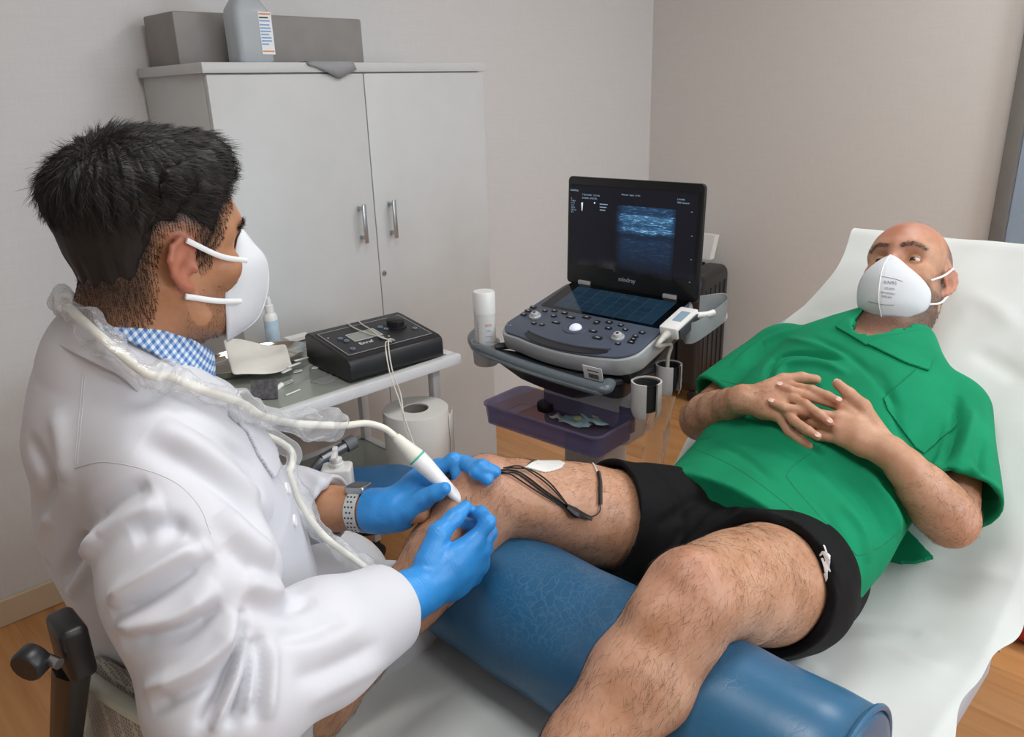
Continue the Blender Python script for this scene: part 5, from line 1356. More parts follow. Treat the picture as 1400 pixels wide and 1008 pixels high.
# shorts
t = NT('shorts_black'); v = t.coord(); t.set(Base_Color=t.ramp(t.noise(v, 20, 3), [(.3, rgb('#08080a')), (.7, rgb('#0d0d10'))]), Roughness=.78); t.b.inputs['Specular IOR Level'].default_value = .2
t.bump(t.noise(v, 700, 2), .12, .0006); M_SHORTS = t.m
K = SDF()
K.chain([(V(1.10, MIDY, .650), .160), (V(1.20, MIDY, .660), .155)], .03, V(-.2, 0, .98), .68)
for h_, k_, sl_ in ((hipL, kneeL, .175), (hipR, kneeR, .225)):
    ax = (k_ - h_) / np.linalg.norm(k_ - h_)
    K.chain([(h_ + V(.02, 0, .005), .111), (h_ + ax * .10, .110), (h_ + ax * (sl_ + .01) + V(0, 0, .003), .104 if sl_ > .2 else .110)], .035)
K.cone(V(1.06, MIDY - .05, .66), V(1.06, MIDY + .05, .66), .09, .09, .05)
for h_, k_ in ((hipL, kneeL), (hipR, kneeR)):
    ax = (k_ - h_) / np.linalg.norm(k_ - h_)
    K.cone(h_ + ax * .12, h_ + ax * .30, .094, .100, .006, op='-')
# leg openings: trim each leg with its own ball-free plane through a large box
for h_, k_, lo_, hi_, sl_ in ((hipL, kneeL, .0, MIDY, .178), (hipR, kneeR, MIDY, 1.2, .228)):
    ax = (k_ - h_) / np.linalg.norm(k_ - h_); o_ = h_ + ax * sl_
    K.func((lambda o_, ax, lo_, hi_: lambda P: np.where((P[:, 1] >= lo_) & (P[:, 1] < hi_), (P - o_) @ ax, -.2))(o_, ax, lo_, hi_), .003, '*')
P_, F_ = K.mesh(.0036, (.8, .25, .5), (1.45, .95, .95), 1)
P_[:, 2] = np.maximum(P_[:, 2], BZ + .006)
sh_ = Surf(P_, F_)
sh_.rough(.003, 45, 9)
sh_.folds([([(870, 690), (905, 660), (960, 640)], .006, .010), ([(900, 720), (960, 680), (1010, 690)], -.007, .010), ([(930, 745), (990, 700), (1060, 705)], .006, .012), ([(905, 770), (930, 735), (960, 715)], -.006, .010), ([(1010, 720), (1060, 715), (1110, 750)], .004, .010),
           ([(890, 640), (930, 690), (930, 750)], -.006, .010), ([(1080, 720), (1130, 770), (1150, 810)], -.004, .008), ([(920, 625), (950, 655), (1000, 668)], -.004, .008)])
so1 = fastmesh('shorts', sh_.P, sh_.F, M_SHORTS, pt)
# club crest printed on the left leg of the shorts, traced from the picture
M_PRINT = plain('white_print', '#dfe0e0', .6)
cr = lambda pts: [(1080 + x * 100 / 1008, 720 + y * 100 / 1008) for x, y in pts]
for poly in (cr([(455, 255), (478, 262), (520, 372), (500, 372)]), cr([(405, 395), (440, 340), (500, 345), (555, 400), (555, 500), (545, 560), (565, 620), (550, 632), (530, 600), (520, 640), (480, 640), (465, 560), (440, 480), (425, 440), (455, 430), (470, 470), (490, 490), (475, 430), (455, 385), (415, 415)]), cr([(470, 645), (520, 635), (520, 720), (480, 790), (468, 780), (490, 740), (470, 740)])):
    patch('crest_print', sh_, poly, .0003, M_PRINT, so1, 22, .0003)
seam('hem_stitch', sh_, [(1003, 722), (1050, 728), (1092, 760), (1118, 800), (1128, 835)], .0007, M_BLK, so1)

# face mask
ridge = [(0, .113, .003), (0, .126, -.014), (0, .137, -.036), (0, .139, -.068), (0, .126, -.104), (0, .096, -.126)]
edge = [(.012, .104, -.004), (.036, .083, -.025), (.061, .060, -.040), (.069, .050, -.060), (.064, .050, -.090), (.034, .070, -.118)]
mk, rd_, ed_ = mask_mesh(HPAT, ridge, edge, .022, 'face_mask', pt, M_MASK)
for s_ in (-1, 1):
    for a, m, b in (((.066, .058, -.028), (.079, .030, -.004), (.083, -.006, .030)), ((.064, .048, -.076), (.078, .020, -.060), (.080, -.012, -.030))):
        MB().tube(catmull([HPAT.w(s_ * a[0], a[1], a[2]), HPAT.w(s_ * m[0], m[1], m[2]), HPAT.w(s_ * b[0], b[1], b[2])], 5), .0022, 8).build('strap', M_STRAP, mk)
MB().tube([HPAT.w(*(p + np.array([0, .0012, 0]))) for p in rd_], .0011, 6).build('mask_seam', M_STRAP, mk)
# print on the mask
M_PRG = plain('print_grey', '#8a9096', .7)
mh = Surf(np.array([tuple(v.co) for v in mk.data.vertices]), np.array([tuple(p.vertices) for p in mk.data.polygons]))
for px, py, tx, sz in ((1217, 387, 'KN95', .010), (1216, 395, 'CE 0370', .0055), (1214, 401, 'EN149:2001', .0055), (1212, 406, 'FFP2 NR', .0055)):
    h = mh.hit(px, py)
    if h is None: continue
    n_ = h[1] if h[1] @ (CAM - h[0]) > 0 else -h[1]
    xx = RGT - n_ * (RGT @ n_); xx /= np.linalg.norm(xx); a = math.radians(10); yy = np.cross(n_, xx); x2 = xx * math.cos(a) - yy * math.sin(a)
    text('lettering', tx, frame(h[0] + n_ * .0022, x2, np.cross(n_, x2)), sz, M_PRG, mk, .0002)
for pts in ([(1203, 378), (1220, 381), (1234, 385)], [(1188, 412), (1205, 416), (1222, 417)]):
    L = []
    for q in catmull([np.array([x, y, 0.]) for x, y in pts], 5):
        h = mh.hit(q[0], q[1])
        if h is not None: L.append(h[0] + (h[1] if h[1] @ (CAM - h[0]) > 0 else -h[1]) * .0012)
    if len(L) > 1: MB().tube(L, .0006, 5).build('weld_line', M_PRG, mk)
me_s = Surf(SHEET_V, np.array(SHEET_F))
me_s.folds([([(1060, 870), (1110, 850), (1180, 850), (1260, 870)], -.010, .016), ([(1080, 845), (1150, 845), (1230, 862), (1290, 880)], .006, .014), ([(1060, 880), (1090, 900), (1130, 920)], .005, .012), ([(1150, 870), (1200, 880), (1260, 905), (1300, 915)], .006, .016),
            ([(1250, 765), (1310, 780), (1390, 790)], .003, .012), ([(1110, 430), (1130, 440), (1165, 425)], .003, .01), ([(1330, 480), (1370, 500), (1400, 520)], -.006, .02), ([(1320, 400), (1360, 420), (1390, 450)], .004, .02)])
so = fastmesh('paper_sheet', me_s.P, me_s.F, M_PAPER); tag(so, 'white paper sheet spread over the whole treatment bed', 'bed sheet')

patch('shirt_tail', me_s, [(1216, 768), (1222, 742), (1238, 724), (1256, 742), (1276, 765), (1252, 771), (1232, 772)], .010, M_SCRUB, top, 24)
# ------------------------------------------------------------------ electrode and leads on the right thigh
M_EPAD = plain('electrode_white', '#d9d9d4', .6); M_WIREB = plain('wire_black', '#131315', .45)
ep = patch('electrode_pad', body, [(717, 640), (726, 634), (738, 630), (752, 629), (763, 630), (772, 635), (768, 641), (756, 645), (744, 647), (733, 644)], .0016, M_EPAD, None, 22, .0012)
tag(ep, 'white self-adhesive electrode pad stuck on the right thigh', 'electrode')
w1_ = body.trace([(720, 638), (730, 630), (745, 627), (762, 626), (786, 624)], 6, .002)
MB().tube(w1_, .0009, 6).build('pad_wire', M_WIREB, ep)
cl_ = wthing('electrode_cable', 'black electrode cable with plug and bundled leads on the thigh', 'cable', body.trace([(780, 698), (790, 700)], 2, 0)[0])
MB().tube(body.trace([(786, 624), (797, 625), (806, 630), (812, 638), (817, 650)], 6, .002), .0013, 6).build('white_lead', M_LEAD, cl_)
MB().tube(body.trace([(817, 648), (819, 660), (819, 675), (819, 690)], 6, .004), .0034, 8).build('connector', M_WIREB, cl_)
MB().tube(body.trace([(819, 690), (819, 698), (814, 704), (805, 707)], 6, .003), .0011, 6).build('thin_lead', M_WIREB, cl_)
pp_ = body.trace([(772, 692), (784, 700), (796, 704), (806, 708)], 5, .005)
MB().tube(pp_, [.0045 + .0055 * math.exp(-((k - 5) / 4.0) ** 2) for k in range(len(pp_))], 8, flat=(.7, 1.2)).build('plug', M_WIREB, cl_)
for k, pts in enumerate(([(776, 694), (745, 672), (715, 650), (698, 644), (684, 644)], [(778, 698), (745, 680), (715, 662), (697, 651), (682, 646)], [(777, 695), (750, 668), (722, 648), (705, 641), (686, 643)], [(777, 697), (740, 672), (712, 652), (700, 647), (683, 648)], [(776, 693), (752, 664), (726, 646), (708, 643), (690, 642)])):
    L_ = body.trace(pts, 6, .0025 + .0022 * (k % 3)); MB().tube(L_, .0014, 6).build('lead', M_WIREB, cl_)
# ------------------------------------------------------------------ the doctor
dc = wthing('person', 'seated dark-haired doctor in white coat, white mask and blue gloves', 'person', (.33, 1.06, 0))
DF = V(math.cos(math.radians(-8)), math.sin(math.radians(-8)), 0)
dsR, dsL = V(.278, .838, 1.060), V(.310, 1.150, 1.055)
deR, dwR = atd(312, 950, .84), atd(566, 812, 1.095)
deL, dwL = atd(345, 690, 1.38), atd(538, 700, 1.255)
HD = Head((.350, .929, 1.281), (math.cos(math.radians(3)), math.sin(math.radians(3)), -.05), (.05, -.04, 1), .925)
dnk = V(.300, .962, 1.150)
c0 = V(.322, .958, 1.186); cu = V(math.sin(math.radians(40)), 0, math.cos(math.radians(40))); cf = DF - cu * (DF @ cu); cf /= np.linalg.norm(cf); cs2 = np.cross(cu, cf)
S = SDF()
S.chain([(V(.37, 1.07, .58), .155), (V(.37, 1.05, .75), .150), (V(.335, 1.0, .95), .150), (V(.312, .975, 1.05), .115)], .03, DF, .66)
S.cone(dsR, dsL, .05, .05, .03)
HD.build(S, (dnk, .066))
def darm(sh, el, wr):
    ax = wr - el; L = lambda t: el + ax * t
    S.chain([(sh, .052), (sh * .5 + el * .5, .046), (el, .040)], .02); S.chain([(el, .041), (L(.25), .043), (L(.6), .035), (L(.88), .0285), (L(1), .0275)], .015)
darm(dsR, deR, dwR); darm(dsL, deL, dwL)
# hands inside the gloves: palm and fingers are modelled by the gloves, the wrist runs into them
S.cone(dwR, dwR + (dwR - deR) / np.linalg.norm(dwR - deR) * .05, .026, .015, .01); S.cone(dwL, dwL + (dwL - deL) / np.linalg.norm(dwL - deL) * .05, .026, .015, .01)
for s_, yk in ((-1, 1.0), (1, 1.16)):
    hp_, kn, an = V(.32, 1.06 + s_ * .075, .55), V(.70, yk + .03, .56), V(.66, yk + .03, .11)
    S.chain([(hp_, .085), (hp_ * .5 + kn * .5, .07), (kn, .052)], .03); S.chain([(kn, .052), (kn * .65 + an * .35, .052), (an, .036)], .02); S.chain([(an, .036), (an + V(.05, 0, -.05), .034), (an + V(.15, 0, -.068), .022)], .02)
P_, F_ = S.mesh(.0030, (.1, .6, 0.0), (.95, 1.35, 1.50), 1)
db = Surf(P_, F_); db.rough(.0008, 70, 5)
hl = HD.loc(db.P); tint = np.zeros((len(db.P), 3), np.float32); inh = np.linalg.norm(hl, axis=1) < .18
HAIRP = [(.085, .086), (.072, .064), (.056, .052), (.050, .036), (.036, .032), (.016, .040), (-.004, .050), (-.026, .044), (-.040, .016), (-.050, -.010), (-.062, -.030), (-.080, -.048), (-.15, -.060), (-.17, .10), (-.05, .20), (.10, .18), (.112, .125)]
FADEP = [(.080, .082), (.070, .062), (.054, .050), (.048, .030), (.036, .018), (.030, -.002), (.020, -.012), (.013, .004), (.012, .036), (-.004, .048), (-.026, .042), (-.036, .010), (-.038, -.024), (-.044, -.056), (-.054, -.084), (-.15, -.090), (-.17, .10), (-.05, .20), (.10, .17), (.105, .11)]
pd = inpoly(FADEP, hl[:, 1], hl[:, 2]); pcap = inpoly(HAIRP, hl[:, 1], hl[:, 2])
fade = sstep(.008, -.010, pd) * (.40 + .75 * sstep(-.085, -.012, hl[:, 2])) * (.55 + .45 * sstep(.002, -.016, pd)) * (np.abs(hl[:, 0]) < .0785)
beard = sstep(-.016, -.050, hl[:, 2]) * sstep(-.030, .020, hl[:, 1]) * sstep(-.14, -.11, hl[:, 2]) * (np.abs(hl[:, 0]) < .073)
brow = np.zeros(len(db.P))
for sx_ in (-1, 1):
    for k in range(7):
        u = k / 6; cx_, cz_ = sx_ * (.014 + .036 * u), .033 + .007 * math.sin(PI * u * .8) - .004 * u
        brow = np.maximum(brow, np.exp(-(np.hypot(hl[:, 0] - cx_, hl[:, 2] - cz_) / .0055) ** 2))
brow *= (hl[:, 1] > .03)
tint[:, 1] = np.where(inh, np.maximum(np.maximum(fade * .92, beard * .42), brow), 0)
tint[:, 0] = np.where(inh, .65 * sstep(.070, .078, np.abs(hl[:, 0])) * sstep(.046, .032, np.abs(hl[:, 2] - .002)) * sstep(.034, .022, np.abs(hl[:, 1] + .013)) + .25 * sstep(.085, .11, hl[:, 1]), 0)
db_o = fastmesh('body', db.P, db.F, M_SKIN_D, dc, np.clip(tint, 0, 1))
HD.eyes(dc, '#2f1d12', (-.2, .95, -.15), 8, -24, M_SKIN_D)
r = np.random.default_rng(8)
# hair: the scalp surface raised by a length that falls to nothing at the hairline
K = SDF()
def hair_d(P):
    L = HD.loc(P); e = inpoly(FADEP, L[:, 1], L[:, 2]); c_ = inpoly(HAIRP, L[:, 1], L[:, 2])
    e = e + .004 * np.sin(L[:, 0] * 320 + 2 * np.sin(L[:, 1] * 210)) * np.sin(L[:, 1] * 260 + L[:, 2] * 90)
    T_ = -.0045 + .0062 * sstep(-.004, -.022, e) * sstep(-.050, .020, L[:, 2] + .010 * np.sin(L[:, 0] * 240 + L[:, 1] * 190)) + .005 * sstep(.004, -.03, c_) * sstep(-.045, .015, L[:, 2]) + .022 * sstep(.0, -.05, c_) * sstep(.03, .11, L[:, 2]) + .012 * np.exp(-((L[:, 1] - .080) / .028) ** 2) * sstep(.070, .10, L[:, 2]) * sstep(.004, -.01, e)
    return np.maximum(S.ev(P) - T_, np.where(np.abs(L[:, 0]) > .0775, np.where(L[:, 2] < .045, np.abs(L[:, 0]) - .0795, -1.0), -1.0))
K.func(hair_d, .002, '+')
P_, F_ = K.mesh(.0026, HD.C - V(.15, .15, .10), HD.C + V(.15, .15, .18), 1)
# keep only what stands proud of the scalp near the head
_l = HD.loc(P_); _k = (inpoly(FADEP, _l[:, 1], _l[:, 2]) < .004) & (_l[:, 2] > -.095); _f = F_[_k[F_].all(1)]
_u = np.unique(_f); _m = np.full(len(P_), -1); _m[_u] = np.arange(len(_u)); P_, F_ = P_[_u], _m[_f]
hs_ = Surf(P_, F_)
hl2 = HD.loc(hs_.P)
# tufts: broken-up surface, flowing from the crown
cr_ = np.array([.012, -.060, .118]); dd = hl2 - cr_; ang = np.arctan2(dd[:, 0], dd[:, 1]); rad = np.linalg.norm(dd, axis=1)
tuft = np.sin(ang * 26 + 2 * np.sin(rad * 70)) * .5 + np.sin(ang * 41 + 3 + 3 * np.sin(rad * 45)) * .35 + np.sin(rad * 190 + 3 * np.sin(ang * 9)) * .4
topw = sstep(.03, .09, hl2[:, 2]); crown = np.exp(-(rad / .022) ** 2)
hs_.P = hs_.P + hs_.N * (tuft * .0022 * (.08 + 1.25 * topw) - crown * .007)[:, None]; hs_.N = normals(hs_.P, hs_.F)
hair = fastmesh('hair', hs_.P, hs_.F, M_HAIRB, dc)
n = 26000; ids = r.integers(0, len(hs_.P), n); l2 = HD.loc(hs_.P[ids])
outside = (hs_.N[ids] * (hs_.P[ids] - HD.w(0, -.01, .03))).sum(1) > 0
ids, l2 = ids[outside], l2[outside]; n = len(ids)
dv = l2 - cr_; dv[:, 2] -= .35 * np.abs(dv[:, 2]); flow = dv / np.maximum(np.linalg.norm(dv, axis=1), 1e-6)[:, None]
flow += np.array([.0, .45, .0]) * sstep(.05, .10, l2[:, 2])[:, None]
flow += np.array([0, .1, -.9]) * sstep(.06, .0, l2[:, 2])[:, None] + np.stack([-dv[:, 1], dv[:, 0], 0 * dv[:, 0]], 1) * 3.5 * np.exp(-(np.linalg.norm(dv, axis=1) / .05) ** 2)[:, None] * 4
fw = flow @ HD.R.T + r.normal(size=(n, 3)) * .16
ln = .0035 + .016 * sstep(.01, .09, l2[:, 2]) * (.6 + .7 * r.random(n)); nn = hs_.N[ids]; fw -= nn * (fw * nn).sum(1)[:, None]
o = strands('hair_strands', hs_.P[ids] - nn * .001, fw, nn, ln, .0006, M_HAIRB, hair, .30, 3, .12); tag(o, kind='stuff')
# short fade hair on the skin around the cap
fi = np.where(inh & (pd < .004) & (pcap > -.030) & ((np.abs(hl[:, 0]) > .03) | (hl[:, 1] < -.03)) & (np.abs(hl[:, 0]) < .0785))[0]; n = 22000; ids = r.choice(fi, n)
fl_ = np.tile(np.array([0, .15, -1.0]), (n, 1)) @ HD.R.T + r.normal(size=(n, 3)) * .25
o = strands('fade_hair', db.P[ids], fl_, db.N[ids], .002 + .004 * r.random(n), .00045, M_HAIRB, dc, .4, 2); tag(o, kind='stuff')
bri = np.where((brow > .4) & inh)[0]; n = 800; ids = r.choice(bri, n)
d_ = np.stack([np.sign(hl[ids, 0]), 0 * hl[ids, 0], .35 - 6 * (np.abs(hl[ids, 0]) - .02)], 1) @ HD.R.T
o = strands('eyebrow', db.P[ids], d_ + r.normal(size=(n, 3)) * .2, db.N[ids], .005 + .003 * r.random(n), .0005, M_HAIRB, dc, .15); tag(o, kind='stuff')
brd = np.where(inh & (beard > .45))[0]; n = 2200; ids = r.choice(brd, n)
o = strands('stubble', db.P[ids], np.tile(-HD.R[:, 2], (n, 1)) + r.normal(size=(n, 3)) * .5, db.N[ids], .0015 + .002 * r.random(n), .0004, M_HAIRB, dc, .6, 2); tag(o, kind='stuff')
# mask
ridge = [(0, .114, .022), (0, .130, .000), (0, .147, -.024), (0, .147, -.064), (0, .128, -.104), (0, .090, -.124)]
edge = [(.014, .100, .014), (.036, .080, -.004), (.051, .063, -.020), (.055, .054, -.046), (.056, .052, -.084), (.034, .062, -.118)]
mk2, rd2, ed2 = mask_mesh(HD, ridge, edge, .006, 'face_mask', dc, M_MASK)
for s_ in (-1, 1):
    for a, m, b in (((.050, .090, -.010), (.078, .040, .006), (.084, -.004, .031)), ((.050, .078, -.062), (.074, .034, -.050), (.080, -.010, -.036))):
        MB().tube(catmull([HD.w(s_ * a[0], a[1], a[2]), HD.w(s_ * m[0], m[1], m[2]), HD.w(s_ * b[0], b[1], b[2])], 5), .0027, 8, flat=(1.2, .6)).build('strap', M_STRAP, mk2)
MB().tube([HD.w(*(p + np.array([0, .001, 0]))) for p in rd2], .0012, 6).build('mask_seam', M_STRAP, mk2)

# white coat
t = NT('coat_white'); v = t.coord(); t.set(Base_Color=t.ramp(t.noise(v, 6, 3), [(.3, rgb('#cdced4')), (.7, rgb('#d6d7dd'))]), Roughness=.7); t.b.inputs['Sheen Weight'].default_value = .08
t.bump(t.noise(v, 800, 2), .06, .0005); M_COAT = t.m
def sleeve_sdf(sh, el, wr, r0, r1, r2, r3, fe=.83):
    q = SDF(); ax = (wr - el) / np.linalg.norm(wr - el); e = el + (wr - el) * fe
    q.chain([(sh, r0), (sh * .5 + el * .5, r1), (el, r2)], .03); q.chain([(el, r2), (el * .5 + e * .5, (r2 + r3) / 2 + .004), (e + ax * .02, r3)], .025)
    q.cone(e - ax * .07, e + ax * .05, r3 - .012, r3 - .003, .004, op='-')
    q.func(lambda P: np.where(np.linalg.norm(P - e, axis=1) < .13, (P - e) @ ax, -.2), .003, '*')
    return q
K = SDF()
K.chain([(V(.375, 1.075, .54), .205), (V(.385, 1.06, .66), .205), (V(.365, 1.04, .80), .200), (V(.328, 1.005, .95), .192), (V(.312, .980, 1.05), .152)], .05, DF, .74)
K.cone(dsR + V(.0, .03, .0), dsL + V(0, -.03, 0), .068, .068, .05)
K.cone(V(.300, .972, 1.07), c0 - cu * .035, .110, .086, .05); K.half(c0 - cu * .004, cu, .006)
for s_ in (-1, 1): K.chain([(V(.33, 1.07 + s_ * .08, .57), .115), (V(.66, 1.085 + s_ * .080, .570), .100)], .05)
slR = sleeve_sdf(dsR, deR, dwR, .076, .086, .078, .058); slL = sleeve_sdf(dsL, deL, dwL, .084, .078, .068, .052, .60)
K.func(slR.ev, .012, '+'); K.func(slL.ev, .02, '+')
# neck hole and V opening
K.cone(c0 + cu * .07, c0 - cu * .030, .084, .058, .01, op='-')
fx = DF; K.chain([(c0 + cf * .075, .056), (V(.445, .955, 1.02), .034), (V(.53, .95, .92), .012)], .01, op='-')
P_, F_ = K.mesh(.0034, (.05, .55, .42), (1.0, 1.45, 1.30), 2)
# flat hem under the thighs
co = Surf(P_, F_)
co.rough(.0030, 30, 33)
FOLD = [([(121, 732), (100, 765), (77, 807)], -.014, .012), ([(140, 728), (118, 775), (95, 815)], .008, .012), ([(54, 768), (66, 778), (75, 795)], -.010, .009), ([(66, 700), (45, 740), (38, 780)], .006, .014),
        ([(285, 742), (240, 765), (185, 800), (150, 826)], .011, .012), ([(292, 760), (240, 795), (190, 822), (152, 842)], -.010, .011), ([(298, 800), (250, 838), (200, 852), (160, 856)], .010, .012), ([(305, 830), (255, 862), (205, 872), (150, 880)], -.009, .011),
        ([(329, 838), (300, 890), (255, 925), (200, 945)], .012, .014), ([(322, 890), (290, 925), (240, 950), (205, 965)], -.008, .011),
        ([(334, 832), (325, 890), (300, 945), (272, 996)], -.013, .008), ([(338, 860), (332, 905), (312, 955), (290, 1000)], .008, .007), ([(345, 872), (338, 920), (325, 960), (311, 995)], -.012, .007), ([(350, 880), (346, 930), (336, 975)], .007, .006), ([(357, 868), (354, 925), (347, 990)], -.009, .007), ([(372, 880), (372, 930), (366, 985)], .005, .008),
        ([(118, 720), (160, 688), (205, 664)], -.007, .012), ([(125, 740), (175, 705), (225, 690)], .006, .014), ([(230, 705), (262, 735), (278, 760)], -.005, .010), ([(180, 735), (215, 720), (250, 730)], -.006, .012),
        ([(192, 602), (270, 640), (335, 690), (372, 740)], -.008, .016), ([(216, 580), (304, 640), (371, 704)], .007, .018), ([(230, 560), (300, 600), (350, 640)], -.004, .012), ([(300, 700), (350, 745), (400, 770)], .008, .018), ([(310, 740), (350, 780), (410, 800)], -.007, .014), ([(340, 790), (390, 800), (430, 780)], .007, .014), ([(330, 820), (380, 835), (430, 815)], -.006, .012),
        ([(390, 890), (440, 880), (500, 850)], .004, .014), ([(400, 930), (450, 915), (520, 880)], -.004, .012), ([(420, 960), (470, 935), (530, 905)], .003, .012), ([(380, 870), (420, 868), (470, 845)], -.004, .010),
        ([(40, 600), (60, 640), (70, 690)], -.005, .012), ([(75, 560), (85, 610), (88, 660)], .004, .014), ([(70, 640), (60, 690), (50, 730)], -.006, .010),
        ([(405, 640), (440, 660), (480, 700)], .005, .012), ([(400, 670), (440, 700), (470, 730)], -.006, .012), ([(430, 640), (470, 665), (505, 690)], -.004, .010)]
co.folds([(q_, a_ * 1.45, w_ * .9) for q_, a_, w_ in FOLD])
coat = fastmesh('coat', co.P, co.F, M_COAT, dc)
M_SEAMW = plain('seam_white', '#c6c8ce', .8)
patch('lapel', co, [(310, 545), (330, 555), (352, 575), (372, 600), (380, 640), (372, 655), (352, 625), (335, 590), (312, 570)], .004, M_COAT, coat, 30, .001)
for pts in ([(113, 511), (108, 570), (102, 636)], [(116.5, 512), (111.5, 570), (105.5, 636)], [(372, 640), (388, 665), (398, 690), (404, 720)]): seam('seam', co, pts, .0005, M_SEAMW, coat)
sl_ = [(102, 640), (140, 632), (190, 640), (240, 660), (272, 692), (288, 730)]
seam('sleeve_seam', co, sl_, .0005, M_SEAMW, coat)
for px, py in ((392, 668), (402, 712)):
    h = co.hit(px, py)
    if h: MB().lathe([(.008, -.001), (.0085, .001), (.0075, .0028), (.006, .002)], 20, frame(h[0], Vector(h[1]).orthogonal(), Vector(h[1]).cross(Vector(h[1]).orthogonal()))).build('button', M_PLASTIC_W, coat)

# checked shirt
t = NT('gingham'); v = t.coord(); sp_ = t.add('ShaderNodeSeparateXYZ'); mp = t.add('ShaderNodeMapping'); mp.inputs['Rotation'].default_value = (0, .5, .4); t.l(v, mp.inputs[0]); t.l(mp.outputs[0], sp_.inputs[0])
def stripe(ch): return t.math('GREATER_THAN', t.math('SINE', t.math('MULTIPLY', sp_.outputs[ch], 2 * PI / .0066)), 0.0)
sm = t.math('MULTIPLY', t.math('ADD', stripe(0), stripe(2)), .5)
t.set(Base_Color=t.ramp(sm, [(.0, rgb('#dfe5ee')), (.5, rgb('#8fb0d8')), (1.0, rgb('#4874b4'))]), Roughness=.75); M_GING = t.m
K = SDF()
K.chain([(V(.318, 1.0, .93), .150), (V(.315, .980, 1.035), .120)], .04, DF, .72); K.cone(V(.303, .972, 1.07), c0 - cu * .03, .085, .073, .04); K.half(c0 + cu * .004, cu, .004)
K.chain([(V(.35, .957, 1.075), .055), (V(.40, .955, .99), .05)], .04)
P_, F_ = K.mesh(.004, (.05, .7, .8), (.6, 1.25, 1.30), 1)
shirt = fastmesh('shirt', P_, F_, M_GING, dc)
# collar band standing round the neck
def collar(name, mat, parent, half_ang, prof, tipf):
    rows = []
    for i in range(49):
        w_ = -1 + 2 * i / 48; a = PI + half_ang * w_; dv = cf * math.cos(a) * (1.06 if math.cos(a) > 0 else .84) + cs2 * math.sin(a); tp_ = max(0, (abs(w_) - .55) / .45) ** 1.5 * tipf
        rows.append([c0 + dv * (r_ + tp_ * k_ * .55) + cu * (h_ - tp_ * k_) for r_, h_, k_ in prof])
    o = MB().loft(rows, closed=False).build(name, mat, parent, True, 70); o.modifiers.new('s', 'SOLIDIFY').thickness = .0018; m_ = o.modifiers.new('u', 'SUBSURF'); m_.levels = m_.render_levels = 1
    return o
collar('shirt_collar', M_GING, shirt, 2.75, [(.072, -.030, 0), (.075, .020, .1), (.0775, .024, .1), (.083, .018, .2), (.096, -.014, 1)], .030)
collar('coat_collar', M_COAT, coat, 2.35, [(.080, -.045, 0), (.083, -.012, .2), (.086, -.007, .2), (.090, -.013, .3), (.101, -.046, 1), (.100, -.049, 1)], .055)

# trousers and shoes
M_TROU = plain('trousers_grey', '#4a4d55', .8, var=.08); M_SHOE = plain('shoe_white', '#d4d4d2', .5)
K = SDF(); 
K.chain([(V(.32, 1.0, .56), .12), (V(.32, 1.12, .56), .12)], .03)
for s_, yk in ((-1, 1.0), (1, 1.16)):
    hp_, kn, an = V(.32, 1.06 + s_ * .075, .55), V(.70, yk + .03, .555), V(.66, yk + .03, .13)
    K.chain([(hp_, .098), (hp_ * .5 + kn * .5, .084), (kn, .068)], .03); K.chain([(kn, .068), (kn * .5 + an * .5, .064), (an, .058)], .025)
    K.half(an + V(0, 0, -.02), (0, 0, -1), .004) if s_ > 0 else None
P_, F_ = K.mesh(.006, (.1, .75, .05), (.9, 1.4, .8), 1); trs = Surf(P_, F_); trs.rough(.004, 30, 2); fastmesh('trousers', trs.P, trs.F, M_TROU, dc)
for yk in (1.0, 1.16):
    K = SDF(); an = V(.66, yk + .03, .08)
    K.chain([(an + V(-.03, 0, -.03), .042), (an + V(.08, 0, -.038), .040), (an + V(.17, 0, -.046), .034)], .03, V(0, 0, 1), .9); K.cone(an + V(0, 0, .03), an, .046, .046, .02); K.half((0, 0, .006), (0, 0, -1), .003)
    P_, F_ = K.mesh(.005, (.5, yk - .1, 0), (1.0, yk + .16, .2), 1); s_o = fastmesh('shoe', P_, F_, M_SHOE, dc)
    MB().prism([(.66 - .075 + .02 * 0, yk - .012), (.80, yk - .014), (.855, yk + .01), (.86, yk + .03), (.855, yk + .055), (.80, yk + .074), (.585, yk + .072)], .0, .014, .003).build('sole', plain('sole_grey', '#77787a', .8), s_o)

